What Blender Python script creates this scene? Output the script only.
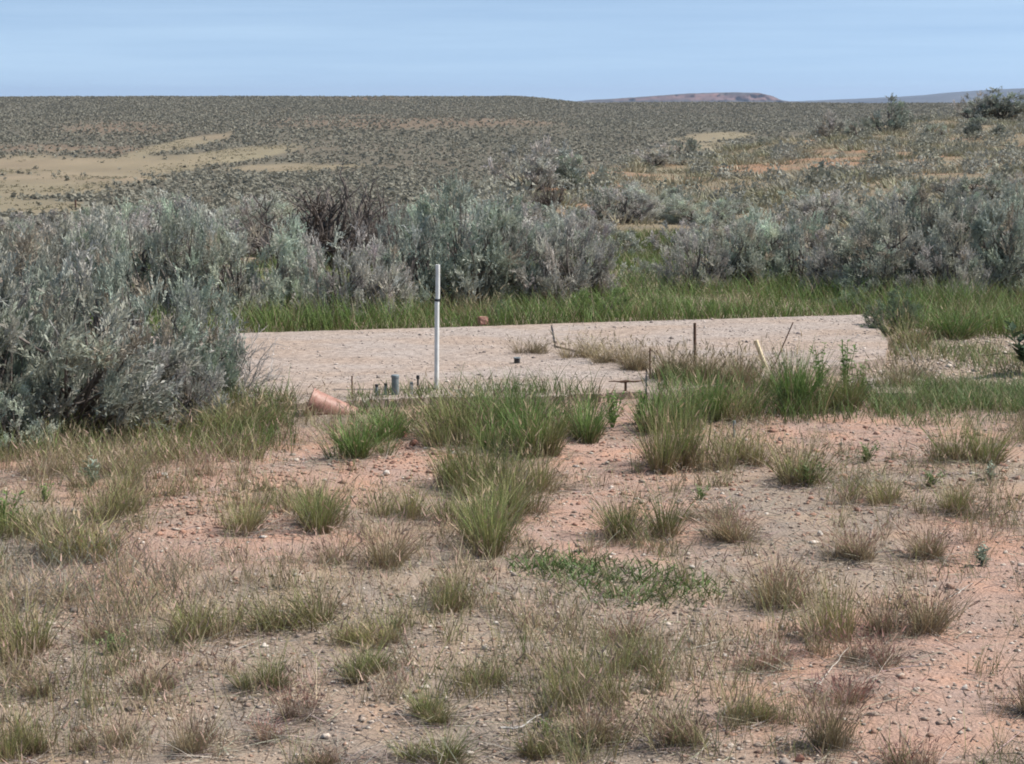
import bpy, math
import numpy as np

# ------------------------------------------------------------------ clear
for o in list(bpy.data.objects):
    bpy.data.objects.remove(o)
scene = bpy.context.scene
COL = scene.collection
R = math.radians

# ------------------------------------------------------------------ camera
CAM_H = 1.9
F = 2000.0
PITCH = math.atan(282.0 / F)
CT, ST = math.cos(PITCH), math.sin(PITCH)
cam_d = bpy.data.cameras.new('camera')
cam_d.sensor_width = 36.0
cam_d.lens = 36.0 * F / 1024.0
cam_d.clip_start = 0.1
cam_d.clip_end = 40000
cam = bpy.data.objects.new('camera', cam_d)
cam.location = (0, 0, CAM_H)
cam.rotation_euler = (math.pi / 2 - PITCH, 0, 0)
COL.objects.link(cam)
scene.camera = cam

# ------------------------------------------------------------------ sky, sun, exposure
SUN_EL = R(50)
SUN_AZ = R(3)            # measured from +X towards +Y; 90 = straight ahead of the camera
sdir = (math.cos(SUN_EL) * math.cos(SUN_AZ), math.cos(SUN_EL) * math.sin(SUN_AZ), math.sin(SUN_EL))

w = bpy.data.worlds.new('World')
scene.world = w
w.use_nodes = True
nt = w.node_tree
nt.nodes.clear()
N = nt.nodes.new
out = N('ShaderNodeOutputWorld')
bg = N('ShaderNodeBackground')
sky = N('ShaderNodeTexSky')
sky.sky_type = 'NISHITA'
sky.sun_disc = False
sky.sun_elevation = SUN_EL
sky.sun_rotation = math.pi / 2 - SUN_AZ
sky.altitude = 1900
sky.air_density = 1.0
sky.dust_density = 0.6
sky.ozone_density = 1.5
tc = N('ShaderNodeTexCoord')
sep = N('ShaderNodeSeparateXYZ')
nt.links.new(tc.outputs['Generated'], sep.inputs[0])
mz = N('ShaderNodeMath'); mz.operation = 'MULTIPLY_ADD'
mz.inputs[1].default_value = 1.5; mz.inputs[2].default_value = 0.115
nt.links.new(sep.outputs[2], mz.inputs[0])
comb = N('ShaderNodeCombineXYZ')
nt.links.new(sep.outputs[0], comb.inputs[0]); nt.links.new(sep.outputs[1], comb.inputs[1]); nt.links.new(mz.outputs[0], comb.inputs[2])
nrm = N('ShaderNodeVectorMath'); nrm.operation = 'NORMALIZE'
nt.links.new(comb.outputs[0], nrm.inputs[0])
nt.links.new(nrm.outputs[0], sky.inputs[0])
# thin streaked cirrus all round the sky
mp = N('ShaderNodeMapping')
mp.inputs['Rotation'].default_value = (0, R(2.2), 0)
mp.inputs['Scale'].default_value = (2.0, 2.0, 42.0)
nt.links.new(tc.outputs['Generated'], mp.inputs[0])
cn = N('ShaderNodeTexNoise')
cn.inputs['Scale'].default_value = 1.0; cn.inputs['Detail'].default_value = 6; cn.inputs['Roughness'].default_value = 0.62
nt.links.new(mp.outputs[0], cn.inputs['Vector'])
cr = N('ShaderNodeValToRGB')
cr.color_ramp.elements[0].position = 0.42; cr.color_ramp.elements[0].color = (.34, .34, .34, 1)
cr.color_ramp.elements[1].position = 0.80; cr.color_ramp.elements[1].color = (1, 1, 1, 1)
nt.links.new(cn.outputs[0], cr.inputs[0])
cm = N('ShaderNodeMath'); cm.operation = 'MULTIPLY'; cm.inputs[1].default_value = 0.46
nt.links.new(cr.outputs[0], cm.inputs[0])
mix = N('ShaderNodeMix'); mix.data_type = 'RGBA'
nt.links.new(cm.outputs[0], mix.inputs[0])
nt.links.new(sky.outputs[0], mix.inputs[6])
mix.inputs[7].default_value = (6.0, 7.7, 8.9, 1)
nt.links.new(mix.outputs[2], bg.inputs[0])
bg.inputs[1].default_value = 0.102
nt.links.new(bg.outputs[0], out.inputs[0])

sun_d = bpy.data.lights.new('sun', 'SUN')
sun_d.energy = 5.0
sun_d.angle = R(0.55)
sun_d.color = (1.0, 0.955, 0.89)
sun = bpy.data.objects.new('sun', sun_d)
COL.objects.link(sun)
from mathutils import Vector
sun.rotation_euler = Vector(sdir).to_track_quat('Z', 'Y').to_euler()
sun.location = (20, -5, 30)

scene.view_settings.view_transform = 'Standard'
scene.view_settings.look = 'None'
scene.view_settings.gamma = 1
scene.view_settings.exposure = 0.45
scene.view_settings.use_curve_mapping = False
scene.render.engine = 'CYCLES'
scene.cycles.transparent_max_bounces = 8
scene.cycles.filter_width = 1.9

# ------------------------------------------------------------------ noise
def make_noise(seed):
    tab = np.random.default_rng(seed).random((256, 256))
    def n2(x, y):
        x = np.asarray(x, float); y = np.asarray(y, float)
        xi = np.floor(x).astype(int); yi = np.floor(y).astype(int)
        fx = x - xi; fy = y - yi
        fx = fx * fx * (3 - 2 * fx); fy = fy * fy * (3 - 2 * fy)
        x0 = xi & 255; x1 = (xi + 1) & 255; y0 = yi & 255; y1 = (yi + 1) & 255
        a = tab[x0, y0] * (1 - fx) + tab[x1, y0] * fx
        b = tab[x0, y1] * (1 - fx) + tab[x1, y1] * fx
        return (a * (1 - fy) + b * fy) * 2 - 1
    return n2
nzA, nzB, nzC, nzD = (make_noise(s) for s in (1, 2, 3, 4))
def fbm(n, x, y, o=4):
    r = 0; a = 1.0; t = 0
    for i in range(o):
        r = r + a * n(x * 2 ** i + 13.7 * i, y * 2 ** i + 7.1 * i); t += a; a *= 0.55
    return r / t * 1.6
def sstep(a, b, x):
    t = np.clip((x - a) / (b - a), 0, 1)
    return t * t * (3 - 2 * t)

# ------------------------------------------------------------------ terrain function
_ly = np.linspace(math.log(1), math.log(20000), 3000)
_pY = np.array([1, 27, 40, 70, 120, 180, 250, 320, 420, 500, 600, 800, 1000, 1600, 20000.])
_pz = np.array([0, 0, -.7, -3, -6, -8.4, -9.4, -8.2, -7.3, -5.1, -2.6, 3.3, 2.5, -14, -22.])
_pv = np.interp(np.exp(_ly), _pY, _pz)
_k = np.exp(-np.linspace(-2.5, 2.5, 71) ** 2); _k /= _k.sum()
_pv = np.convolve(np.pad(_pv, 35, mode='edge'), _k, 'valid')

def H(x, y):
    x = np.asarray(x, float); y = np.asarray(y, float)
    ys = np.maximum(y, 1.0)
    u = x / ys
    base = np.interp(np.log(ys), _ly, _pv)
    # the ridge is lower to the right, with long swells
    lower = sstep(0.00, 0.045, u) * sstep(380, 760, ys) * 3.0
    base = base - lower
    base = base + sstep(150, 300, ys) * (fbm(nzA, x / 130, y / 170, 3) * 1.5 * sstep(1000, 500, ys) + 0.25 * nzB(x / 25, y / 40))
    # low spur on the right
    uc = [-.30, -.08, -.04, 0.0, .09, .15, .256, .40]
    Yc = np.interp(u, uc, [30, 30, 38, 48, 66, 80, 95, 105])
    zc = np.interp(u, uc, [-.3, -.3, -.2, -.10, -.02, .45, 1.35, 2.4])
    t = np.clip((ys - 26) / np.maximum(Yc - 26, 1), 0, 1)
    spur = zc * t ** 1.15 - np.maximum(ys - Yc, 0) * .13 - np.maximum(26 - ys, 0) * 0.0
    spur = np.where(ys < 27, -9, spur) * 1.0
    kk = 0.5
    d = np.clip((spur - base) / kk, -20, 20)
    sm = np.where(ys < 27, base, base + kk * np.log1p(np.exp(d)) - kk * np.log(2) * np.exp(-np.abs(d)))
    z = np.where(ys > 200, base, sm)
    # relief
    z = z + sstep(26, 45, ys) * sstep(160, 100, ys) * (0.16 * fbm(nzC, x / 4, y / 6, 3))
    near = sstep(60, 24, ys) * (1 - .55 * sstep(12.0, 13.5, ys) * sstep(20, 18, ys))
    z = z + near * (0.030 * fbm(nzA, x / 1.1, y / 1.1, 3) + 0.010 * fbm(nzB, x / .22, y / .22, 3))
    # smooth bed below the concrete
    return z
def Hs(x, y): return float(H(np.array([x]), np.array([y]))[0])

def proj(x, y, z):
    x = np.asarray(x, float); y = np.asarray(y, float); zz = np.asarray(z, float) - CAM_H
    d = y * CT - zz * ST
    v = y * ST + zz * CT
    return 512 + F * x / d, 382 - F * v / d

def hit(px, py):
    """ground point below a pixel of the photograph (marching along the view ray)"""
    dx = (px - 512) / F; dv = (382 - py) / F
    D = np.array([dx, CT + dv * ST, -ST + dv * CT])
    t = np.exp(np.linspace(math.log(3), math.log(2500), 6000))
    X = D[0] * t; Y = D[1] * t; Z = CAM_H + D[2] * t
    g = H(X, Y)
    i = int(np.argmax(Z < g))
    if i == 0: i = len(t) - 1
    return float(X[i]), float(Y[i]), float(g[i])
def flat(px, py, z=0.0):
    dx = (px - 512) / F; dv = (382 - py) / F
    t = (z - CAM_H) / (-ST + dv * CT)
    return dx * t, (CT + dv * ST) * t
def at(px, Y):
    x = (px - 512) / F * (Y * CT + CAM_H * ST)
    return x, Y, Hs(x, Y)

# ------------------------------------------------------------------ mesh / object helpers
def mesh_np(name, V, Fc, cols=None, smooth=False, mats=(), fmat=None):
    V = np.asarray(V, np.float32); Fc = np.asarray(Fc, np.int32)
    k = Fc.shape[1]
    me = bpy.data.meshes.new(name)
    me.vertices.add(len(V)); me.vertices.foreach_set('co', V.ravel())
    me.loops.add(Fc.size); me.loops.foreach_set('vertex_index', Fc.ravel())
    me.polygons.add(len(Fc))
    me.polygons.foreach_set('loop_start', np.arange(0, Fc.size, k, dtype=np.int32))
    me.polygons.foreach_set('loop_total', np.full(len(Fc), k, np.int32))
    if smooth: me.polygons.foreach_set('use_smooth', np.ones(len(Fc), bool))
    for m in mats: me.materials.append(m)
    if fmat is not None: me.polygons.foreach_set('material_index', np.asarray(fmat, np.int32))
    if cols is not None:
        a = me.color_attributes.new('Col', 'FLOAT_COLOR', 'POINT')
        c = np.ones((len(V), 4), np.float32); c[:, :3] = cols
        a.data.foreach_set('color', c.ravel())
    me.update(calc_edges=True)
    me.validate()
    return me

def link(name, me, parent=None, loc=(0, 0, 0), rot=(0, 0, 0), scale=(1, 1, 1)):
    o = bpy.data.objects.new(name, me)
    COL.objects.link(o)
    o.location = loc; o.rotation_euler = rot; o.scale = scale
    if parent is not None: o.parent = parent
    return o
def tag(o, label, cat, group=None):
    o['label'] = label; o['category'] = cat
    if group: o['group'] = group
    return o

class Geo:
    """collects triangles / quads (stored as quads, triangles repeat no vertex: kept in two lists)"""
    def __init__(s): s.v = []; s.f = []; s.c = []; s.n = 0
    def add(s, V, Fc, C):
        V = np.asarray(V, float); Fc = np.asarray(Fc, int)
        s.v.append(V); s.f.append(Fc + s.n); s.c.append(np.broadcast_to(np.asarray(C, float), (len(V), 3))); s.n += len(V)
    def mesh(s, name, mats, smooth=False):
        V = np.concatenate(s.v); C = np.concatenate(s.c)
        Fc = np.concatenate([f if f.shape[1] == 3 else np.concatenate([f[:, [0, 1, 2]], f[:, [0, 2, 3]]]) for f in s.f])
        return mesh_np(name, V, Fc, C, smooth, mats)

def tube_path(g, P, rad, col, n=5):
    P = np.asarray(P, float); m = len(P)
    T = np.gradient(P, axis=0); T /= np.linalg.norm(T, axis=1)[:, None] + 1e-9
    ref = np.where(np.abs(T[:, 2:3]) > .9, np.array([[1., 0, 0]]), np.array([[0, 0, 1.]]))
    A = np.cross(T, ref); A /= np.linalg.norm(A, axis=1)[:, None] + 1e-9
    B = np.cross(T, A)
    th = np.arange(n) / n * 2 * math.pi
    rad = np.broadcast_to(np.asarray(rad, float), (m,))
    V = P[:, None, :] + rad[:, None, None] * (A[:, None, :] * np.cos(th)[None, :, None] + B[:, None, :] * np.sin(th)[None, :, None])
    V = V.reshape(-1, 3)
    i = np.arange(m - 1)[:, None] * n; j = np.arange(n)[None, :]; jn = (j + 1) % n
    Fc = np.stack([i + j, i + jn, i + n + jn, i + n + j], -1).reshape(-1, 4)
    col = np.asarray(col, float)
    if col.ndim == 2: col = np.repeat(col, n, axis=0)
    g.add(V, Fc, col)

def strips(g, base, dirs, side, length, width, bend, cols, seg=3, tip=0.15):
    """many blades at once. base,dirs,side: (n,3); bend: (n,3) offset at the tip; cols: (n,seg+1,3)"""
    n = len(base)
    t = np.linspace(0, 1, seg + 1)
    P = base[:, None, :] + dirs[:, None, :] * (length[:, None] * t[None, :])[:, :, None] + bend[:, None, :] * (t ** 2.2)[None, :, None]
    wd = width[:, None] * (1 - (1 - tip) * t[None, :] ** 1.5) * .5
    L = P - side[:, None, :] * wd[:, :, None]; Rr = P + side[:, None, :] * wd[:, :, None]
    V = np.stack([L, Rr], 2).reshape(n, -1, 3)
    k = 2 * (seg + 1)
    f = np.array([[2 * i, 2 * i + 1, 2 * i + 3, 2 * i + 2] for i in range(seg)])
    Fc = (np.arange(n)[:, None, None] * k + f[None]).reshape(-1, 4)
    C = np.repeat(cols, 2, axis=1).reshape(-1, 3)
    g.add(V.reshape(-1, 3), Fc, C)
    return P

def unit(v): return v / (np.linalg.norm(v, axis=-1, keepdims=True) + 1e-9)

# ------------------------------------------------------------------ materials
def new_mat(name):
    m = bpy.data.materials.new(name); m.use_nodes = True
    n = m.node_tree; n.nodes.clear()
    return m, n
def leaf_mat(name, transl=0.3, rough=0.7, var=0.25):
    m, n = new_mat(name); A = n.nodes.new; L = n.links.new
    o = A('ShaderNodeOutputMaterial'); p = A('ShaderNodeBsdfPrincipled'); tr = A('ShaderNodeBsdfTranslucent'); mx = A('ShaderNodeMixShader')
    at_ = A('ShaderNodeAttribute'); at_.attribute_name = 'Col'
    oi = A('ShaderNodeObjectInfo'); mr = A('ShaderNodeMapRange')
    mr.inputs['To Min'].default_value = 1 - var; mr.inputs['To Max'].default_value = 1 + var
    L(oi.outputs['Random'], mr.inputs[0])
    nz = A('ShaderNodeTexNoise'); nz.inputs['Scale'].default_value = 9; nz.inputs['Detail'].default_value = 3
    g = A('ShaderNodeNewGeometry'); L(g.outputs['Position'], nz.inputs['Vector'])
    mr2 = A('ShaderNodeMapRange'); mr2.inputs[1].default_value = .3; mr2.inputs[2].default_value = .7
    mr2.inputs['To Min'].default_value = .82; mr2.inputs['To Max'].default_value = 1.18
    L(nz.outputs[0], mr2.inputs[0])
    mm = A('ShaderNodeMath'); mm.operation = 'MULTIPLY'; L(mr.outputs[0], mm.inputs[0]); L(mr2.outputs[0], mm.inputs[1])
    vm = A('ShaderNodeVectorMath'); vm.operation = 'SCALE'; L(at_.outputs['Color'], vm.inputs[0]); L(mm.outputs[0], vm.inputs['Scale'])
    L(vm.outputs[0], p.inputs['Base Color']); L(vm.outputs[0], tr.inputs[0])
    p.inputs['Roughness'].default_value = rough; p.inputs['Specular IOR Level'].default_value = 0.25
    mx.inputs[0].default_value = transl
    L(p.outputs[0], mx.inputs[1]); L(tr.outputs[0], mx.inputs[2]); L(mx.outputs[0], o.inputs[0])
    return m
M_LEAF = leaf_mat('sage_leaf', .24, .75, .24)
M_GRASS = leaf_mat('grass_blade', .18, .6, .18)
M_DRY = leaf_mat('dry_stem', .1, .8, .1)

def bark_mat():
    m, n = new_mat('sage_bark'); A = n.nodes.new; L = n.links.new
    o = A('ShaderNodeOutputMaterial'); p = A('ShaderNodeBsdfPrincipled')
    at_ = A('ShaderNodeAttribute'); at_.attribute_name = 'Col'
    nz = A('ShaderNodeTexNoise'); nz.inputs['Scale'].default_value = 60; nz.inputs['Detail'].default_value = 5
    g = A('ShaderNodeTexCoord'); L(g.outputs['Object'], nz.inputs['Vector'])
    mr = A('ShaderNodeMapRange'); mr.inputs[1].default_value = .25; mr.inputs[2].default_value = .75; mr.inputs[3].default_value = .6; mr.inputs[4].default_value = 1.35
    L(nz.outputs[0], mr.inputs[0])
    vm = A('ShaderNodeVectorMath'); vm.operation = 'SCALE'; L(at_.outputs['Color'], vm.inputs[0]); L(mr.outputs[0], vm.inputs['Scale'])
    L(vm.outputs[0], p.inputs['Base Color']); p.inputs['Roughness'].default_value = .9; p.inputs['Specular IOR Level'].default_value = .15
    b = A('ShaderNodeBump'); b.inputs['Strength'].default_value = .7; b.inputs['Distance'].default_value = .004; L(nz.outputs[0], b.inputs['Height']); L(b.outputs[0], p.inputs['Normal'])
    L(p.outputs[0], o.inputs[0])
    return m
M_BARK = bark_mat()

def solid_mat(name, c1, c2, scale=30, rough=.7, bump=.3, dist=.003, metal=0.0, coord='Object', detail=6, contrast=(.35, .65)):
    m, n = new_mat(name); A = n.nodes.new; L = n.links.new
    o = A('ShaderNodeOutputMaterial'); p = A('ShaderNodeBsdfPrincipled')
    tcn = A('ShaderNodeTexCoord'); nz = A('ShaderNodeTexNoise'); nz.inputs['Scale'].default_value = scale; nz.inputs['Detail'].default_value = detail
    nz.inputs['Roughness'].default_value = .6
    L(tcn.outputs[coord], nz.inputs['Vector'])
    r = A('ShaderNodeValToRGB'); r.color_ramp.elements[0].position = contrast[0]; r.color_ramp.elements[1].position = contrast[1]
    r.color_ramp.elements[0].color = (*c1, 1); r.color_ramp.elements[1].color = (*c2, 1)
    L(nz.outputs[0], r.inputs[0]); L(r.outputs[0], p.inputs['Base Color'])
    p.inputs['Roughness'].default_value = rough; p.inputs['Metallic'].default_value = metal
    b = A('ShaderNodeBump'); b.inputs['Strength'].default_value = bump; b.inputs['Distance'].default_value = dist
    L(nz.outputs[0], b.inputs['Height']); L(b.outputs[0], p.inputs['Normal'])
    L(p.outputs[0], o.inputs[0])
    return m
M_PVC = solid_mat('weathered_white_plastic', (.48, .46, .42), (.76, .75, .72), 9, .55, .05, contrast=(.25, .6))
M_PVCG = solid_mat('grey_plastic', (.13, .155, .165), (.21, .24, .25), 25, .55, .1)
M_BLACK = solid_mat('black_plastic', (.010, .010, .012), (.03, .03, .032), 30, .5, .1)
M_RUST = solid_mat('rusted_steel', (.05, .026, .015), (.16, .085, .05), 55, .85, .5)
M_WOOD = solid_mat('weathered_wood', (.45, .36, .23), (.66, .56, .38), 22, .8, .4)
M_BRICK = solid_mat('brick_red', (.26, .115, .08), (.42, .23, .175), 22, .5, .5, .005)
M_BRICKTOP = solid_mat('sunlit_brick_top', (.46, .34, .29), (.62, .50, .45), 20, .9, .5)  # sunlit paleness of a block's top put into colour; unused
M_ROCK = solid_mat('tan_rock', (.16, .115, .085), (.38, .29, .23), 30, .9, .6, .01)
M_ROCKP = solid_mat('pale_rock', (.36, .31, .26), (.62, .56, .50), 30, .9, .6, .01)
M_ROCKR = solid_mat('red_rock', (.20, .085, .055), (.38, .19, .13), 30, .9, .6, .01)

def attr_mat(name, rough=.9, var=.25, scale=120, bump=.4):
    m, n = new_mat(name); A = n.nodes.new; L = n.links.new
    o = A('ShaderNodeOutputMaterial'); p = A('ShaderNodeBsdfPrincipled')
    at_ = A('ShaderNodeAttribute'); at_.attribute_name = 'Col'
    nz = A('ShaderNodeTexNoise'); nz.inputs['Scale'].default_value = scale; nz.inputs['Detail'].default_value = 4
    g = A('ShaderNodeNewGeometry'); L(g.outputs['Position'], nz.inputs['Vector'])
    mr = A('ShaderNodeMapRange'); mr.inputs[1].default_value = .3; mr.inputs[2].default_value = .7; mr.inputs[3].default_value = 1 - var; mr.inputs[4].default_value = 1 + var
    L(nz.outputs[0], mr.inputs[0])
    vm = A('ShaderNodeVectorMath'); vm.operation = 'SCALE'; L(at_.outputs['Color'], vm.inputs[0]); L(mr.outputs[0], vm.inputs['Scale'])
    L(vm.outputs[0], p.inputs['Base Color']); p.inputs['Roughness'].default_value = rough; p.inputs['Specular IOR Level'].default_value = .2
    if bump:
        b = A('ShaderNodeBump'); b.inputs['Strength'].default_value = bump; b.inputs['Distance'].default_value = .004
        L(nz.outputs[0], b.inputs['Height']); L(b.outputs[0], p.inputs['Normal'])
    L(p.outputs[0], o.inputs[0])
    return m
M_STONE = attr_mat('pebble_stone', .9, .25, 150, .4)
M_FAR = attr_mat('far_land', .95, .12, .05, 0)

def ground_mat():
    m, n = new_mat('dry_soil'); A = n.nodes.new; L = n.links.new
    o = A('ShaderNodeOutputMaterial'); p = A('ShaderNodeBsdfPrincipled')
    at_ = A('ShaderNodeAttribute'); at_.attribute_name = 'Col'
    g = A('ShaderNodeNewGeometry')
    def noise(s, d=5, ro=.6):
        z = A('ShaderNodeTexNoise'); z.inputs['Scale'].default_value = s; z.inputs['Detail'].default_value = d; z.inputs['Roughness'].default_value = ro
        L(g.outputs['Position'], z.inputs['Vector']); return z
    def mr(src, a, b, c, d):
        r = A('ShaderNodeMapRange'); r.inputs[1].default_value = a; r.inputs[2].default_value = b; r.inputs[3].default_value = c; r.inputs[4].default_value = d
        L(src, r.inputs[0]); return r.outputs[0]
    n1 = noise(3.1); n2 = noise(42, 6, .7); n3 = noise(170, 3)
    v = A('ShaderNodeTexVoronoi'); v.inputs['Scale'].default_value = 75; L(g.outputs['Position'], v.inputs['Vector'])
    def mul(a, b):
        q = A('ShaderNodeMath'); q.operation = 'MULTIPLY'; L(a, q.inputs[0]); L(b, q.inputs[1]); return q.outputs[0]
    k = mul(mul(mr(n1.outputs[0], .3, .7, .86, 1.14), mr(n2.outputs[0], .3, .7, .78, 1.22)), mr(n3.outputs[0], .3, .7, .85, 1.15))
    hs = A('ShaderNodeHueSaturation'); L(at_.outputs['Color'], hs.inputs['Color'])
    L(mr(n1.outputs[0], .35, .65, .85, 1.15), hs.inputs['Saturation']); L(k, hs.inputs['Value'])
    L(hs.outputs[0], p.inputs['Base Color'])
    p.inputs['Roughness'].default_value = .95; p.inputs['Specular IOR Level'].default_value = .15
    ad = A('ShaderNodeMath'); ad.operation = 'MULTIPLY_ADD'; L(v.outputs['Distance'], ad.inputs[0]); ad.inputs[1].default_value = -.5; L(n2.outputs[0], ad.inputs[2])
    b = A('ShaderNodeBump'); b.inputs['Strength'].default_value = .8; b.inputs['Distance'].default_value = .012
    L(ad.outputs[0], b.inputs['Height']); L(b.outputs[0], p.inputs['Normal'])
    L(p.outputs[0], o.inputs[0])
    return m
M_GROUND = ground_mat()

def concrete_mat():
    m, n = new_mat('gravelly_concrete'); A = n.nodes.new; L = n.links.new
    o = A('ShaderNodeOutputMaterial'); p = A('ShaderNodeBsdfPrincipled')
    g = A('ShaderNodeNewGeometry')
    mp = A('ShaderNodeMapping'); mp.inputs['Scale'].default_value = (.8, 1.3, 1); mp.inputs['Rotation'].default_value = (0, 0, R(-10)); L(g.outputs['Position'], mp.inputs[0])
    n1 = A('ShaderNodeTexNoise'); n1.inputs['Scale'].default_value = 1.3; n1.inputs['Detail'].default_value = 4; L(mp.outputs[0], n1.inputs['Vector'])
    n2 = A('ShaderNodeTexNoise'); n2.inputs['Scale'].default_value = 70; n2.inputs['Detail'].default_value = 6; n2.inputs['Roughness'].default_value = .75; L(g.outputs['Position'], n2.inputs['Vector'])
    v = A('ShaderNodeTexVoronoi'); v.inputs['Scale'].default_value = 40; L(g.outputs['Position'], v.inputs['Vector'])
    r1 = A('ShaderNodeValToRGB'); r1.color_ramp.elements[0].position = .40; r1.color_ramp.elements[1].position = .60
    r1.color_ramp.elements[0].color = (.345, .265, .212, 1); r1.color_ramp.elements[1].color = (.35, .29, .252, 1); L(n1.outputs[0], r1.inputs[0])
    mr = A('ShaderNodeMapRange'); mr.inputs[1].default_value = .3; mr.inputs[2].default_value = .7; mr.inputs[3].default_value = .74; mr.inputs[4].default_value = 1.22; L(n2.outputs[0], mr.inputs[0])
    # aggregate: each small cell its own tone
    bw = A('ShaderNodeSeparateColor'); L(v.outputs['Color'], bw.inputs[0])
    mr2 = A('ShaderNodeMapRange'); mr2.inputs[3].default_value = .68; mr2.inputs[4].default_value = 1.2; L(bw.outputs[0], mr2.inputs[0])
    q = A('ShaderNodeMath'); q.operation = 'MULTIPLY'; L(mr.outputs[0], q.inputs[0]); L(mr2.outputs[0], q.inputs[1])
    vm = A('ShaderNodeVectorMath'); vm.operation = 'SCALE'; L(r1.outputs[0], vm.inputs[0]); L(q.outputs[0], vm.inputs['Scale'])
    L(vm.outputs[0], p.inputs['Base Color']); p.inputs['Roughness'].default_value = .95; p.inputs['Specular IOR Level'].default_value = .15
    b = A('ShaderNodeBump'); b.inputs['Strength'].default_value = .6; b.inputs['Distance'].default_value = .006; L(n2.outputs[0], b.inputs['Height']); L(b.outputs[0], p.inputs['Normal'])
    L(p.outputs[0], o.inputs[0])
    return m
M_CONC = concrete_mat()

# ------------------------------------------------------------------ land zones (land colours; the far scrub ground also carries bush shade)
def blob(px, py, cx, cy, rx, ry, ang=0.0):
    c, s = math.cos(ang), math.sin(ang)
    dx = px - cx; dy = py - cy
    a = (dx * c + dy * s) / rx; b = (-dx * s + dy * c) / ry
    return np.clip(1.35 - np.sqrt(a * a + b * b), 0, .7) / .7
def far_flat(px, py, x, y):
    """pale bare flats on the valley floor"""
    m = np.zeros_like(px)
    for (cx, cy, rx, ry, a) in [(-20, 176, 190, 24, 0), (120, 168, 120, 12, -.10), (215, 158, 90, 7, -.14), (285, 168, 75, 4, -.02),
                                (10, 208, 80, 10, 0), (180, 145, 60, 5, -.2), (715, 137, 42, 4.5, -.05), (690, 148, 50, 4, -.1)]:
        m = np.maximum(m, blob(px, py, cx, cy, rx, ry, a))
    e = .30 * fbm(nzD, x / 16, y / 34, 5) + .16 * fbm(nzA, x / 3, y / 6, 3)
    return sstep(.30, .80, m + e) * sstep(140, 170, y)
def far_red(px, py, x, y):
    m = np.zeros_like(px)
    for (cx, cy, rx, ry, a) in [(380, 122, 120, 7, 0), (470, 121, 90, 6, 0), (40, 148, 60, 4, 0), (120, 150, 50, 4, 0), (370, 97, 60, 3, 0), (120, 128, 60, 6, 0)]:
        m = np.maximum(m, blob(px, py, cx, cy, rx, ry, a))
    return np.clip(m + .25 * fbm(nzC, x / 14, y / 22, 3), 0, 1) * sstep(200, 260, y)
def near_pink(px, py, x, y):
    m = np.zeros_like(px)
    for (cx, cy, rx, ry, a) in [(230, 545, 150, 28, -.05), (330, 470, 110, 40, 0), (620, 440, 110, 50, 0), (860, 430, 170, 40, 0), (620, 520, 120, 40, 0),
                                (900, 690, 180, 90, 0), (430, 430, 60, 40, 0), (150, 470, 120, 40, 0), (60, 470, 90, 20, 0), (990, 560, 80, 60, 0), (120, 590, 80, 20, 0)]:
        m = np.maximum(m, blob(px, py, cx, cy, rx, ry, a))
    return np.clip(m + .3 * fbm(nzC, x / .6, y / .6, 3), 0, 1)

def land_cols(x, y, z):
    px, py = proj(x, y, z)
    px = np.clip(px, -3000, 4000); py = np.clip(py, -500, 3000)
    gravel = np.array([.295, .228, .175]); pink = np.array([.365, .235, .18]); orange = np.array([.36, .19, .105])
    c = np.ones((len(x), 3)) * gravel
    k = near_pink(px, py, x, y)[:, None]
    c = c * (1 - k) + pink * k
    # grey litter patches
    g = sstep(.1, .7, fbm(nzB, x / .45, y / .45, 4) )[:, None] * .45
    c = c * (1 - g) + np.array([.25, .20, .16]) * g
    # hill: orange soil + dry straw
    s1 = sstep(22, 30, y)[:, None]
    o = sstep(-.05, .75, fbm(nzC, x / 2.2, y / 3.5, 4) + .5 * fbm(nzA, x / .5, y / 1.2, 3))[:, None]
    hill = np.array([.205, .165, .11]) * (1 - o) + np.array([.29, .175, .11]) * o
    c = c * (1 - s1) + hill * s1
    s2 = sstep(110, 170, y)[:, None]
    rr = far_red(px, py, x, y)[:, None]
    fl = far_flat(px, py, x, y)[:, None]
    fv = (fbm(nzA, x / 30, y / 50, 4) * .5 + .5)[:, None]
    fk = (fbm(nzD, x / 7, y / 16, 4) * .5 + .5)[:, None]
    sageg = np.array([.098, .090, .067]) * (1 - fv) + np.array([.130, .111, .080]) * fv  # darkened to average in the shade among the far bushes
    sageg = sageg * (.85 + .3 * fk)
    farc = sageg * (1 - rr * .5) + np.array([.20, .13, .085]) * rr * .5
    tan = np.array([.235, .18, .12]) * (1 - fv) + np.array([.19, .165, .105]) * fv
    tan = tan * (.85 + .3 * fk)
    farc = farc * (1 - fl) + tan * fl
    c = c * (1 - s2) + farc * s2
    return c

# ------------------------------------------------------------------ ground sheet
rows = [2.0]
while rows[-1] < 22: rows.append(rows[-1] * 1.0054)
while rows[-1] < 1200: rows.append(rows[-1] * 1.0125)
while rows[-1] < 16000: rows.append(rows[-1] * 1.06)
rows = np.array(rows)
us = np.concatenate([-np.geomspace(3, .36, 26)[:-1], np.linspace(-.36, .36, 170), np.geomspace(.36, 3, 26)[1:]])
GX = (us[None, :] * rows[:, None]); GY = np.repeat(rows[:, None], len(us), 1)
gx, gy = GX.ravel(), GY.ravel()
gz = H(gx, gy)
gc = land_cols(gx, gy, gz)
nr, ncol = GX.shape
ii = (np.arange(nr - 1)[:, None] * ncol + np.arange(ncol - 1)[None, :]).ravel()
gf = np.stack([ii, ii + 1, ii + ncol + 1, ii + ncol], 1)
ground = link('ground', mesh_np('ground', np.stack([gx, gy, gz], 1), gf, gc, True, [M_GROUND]))
ground['kind'] = 'structure'

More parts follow.
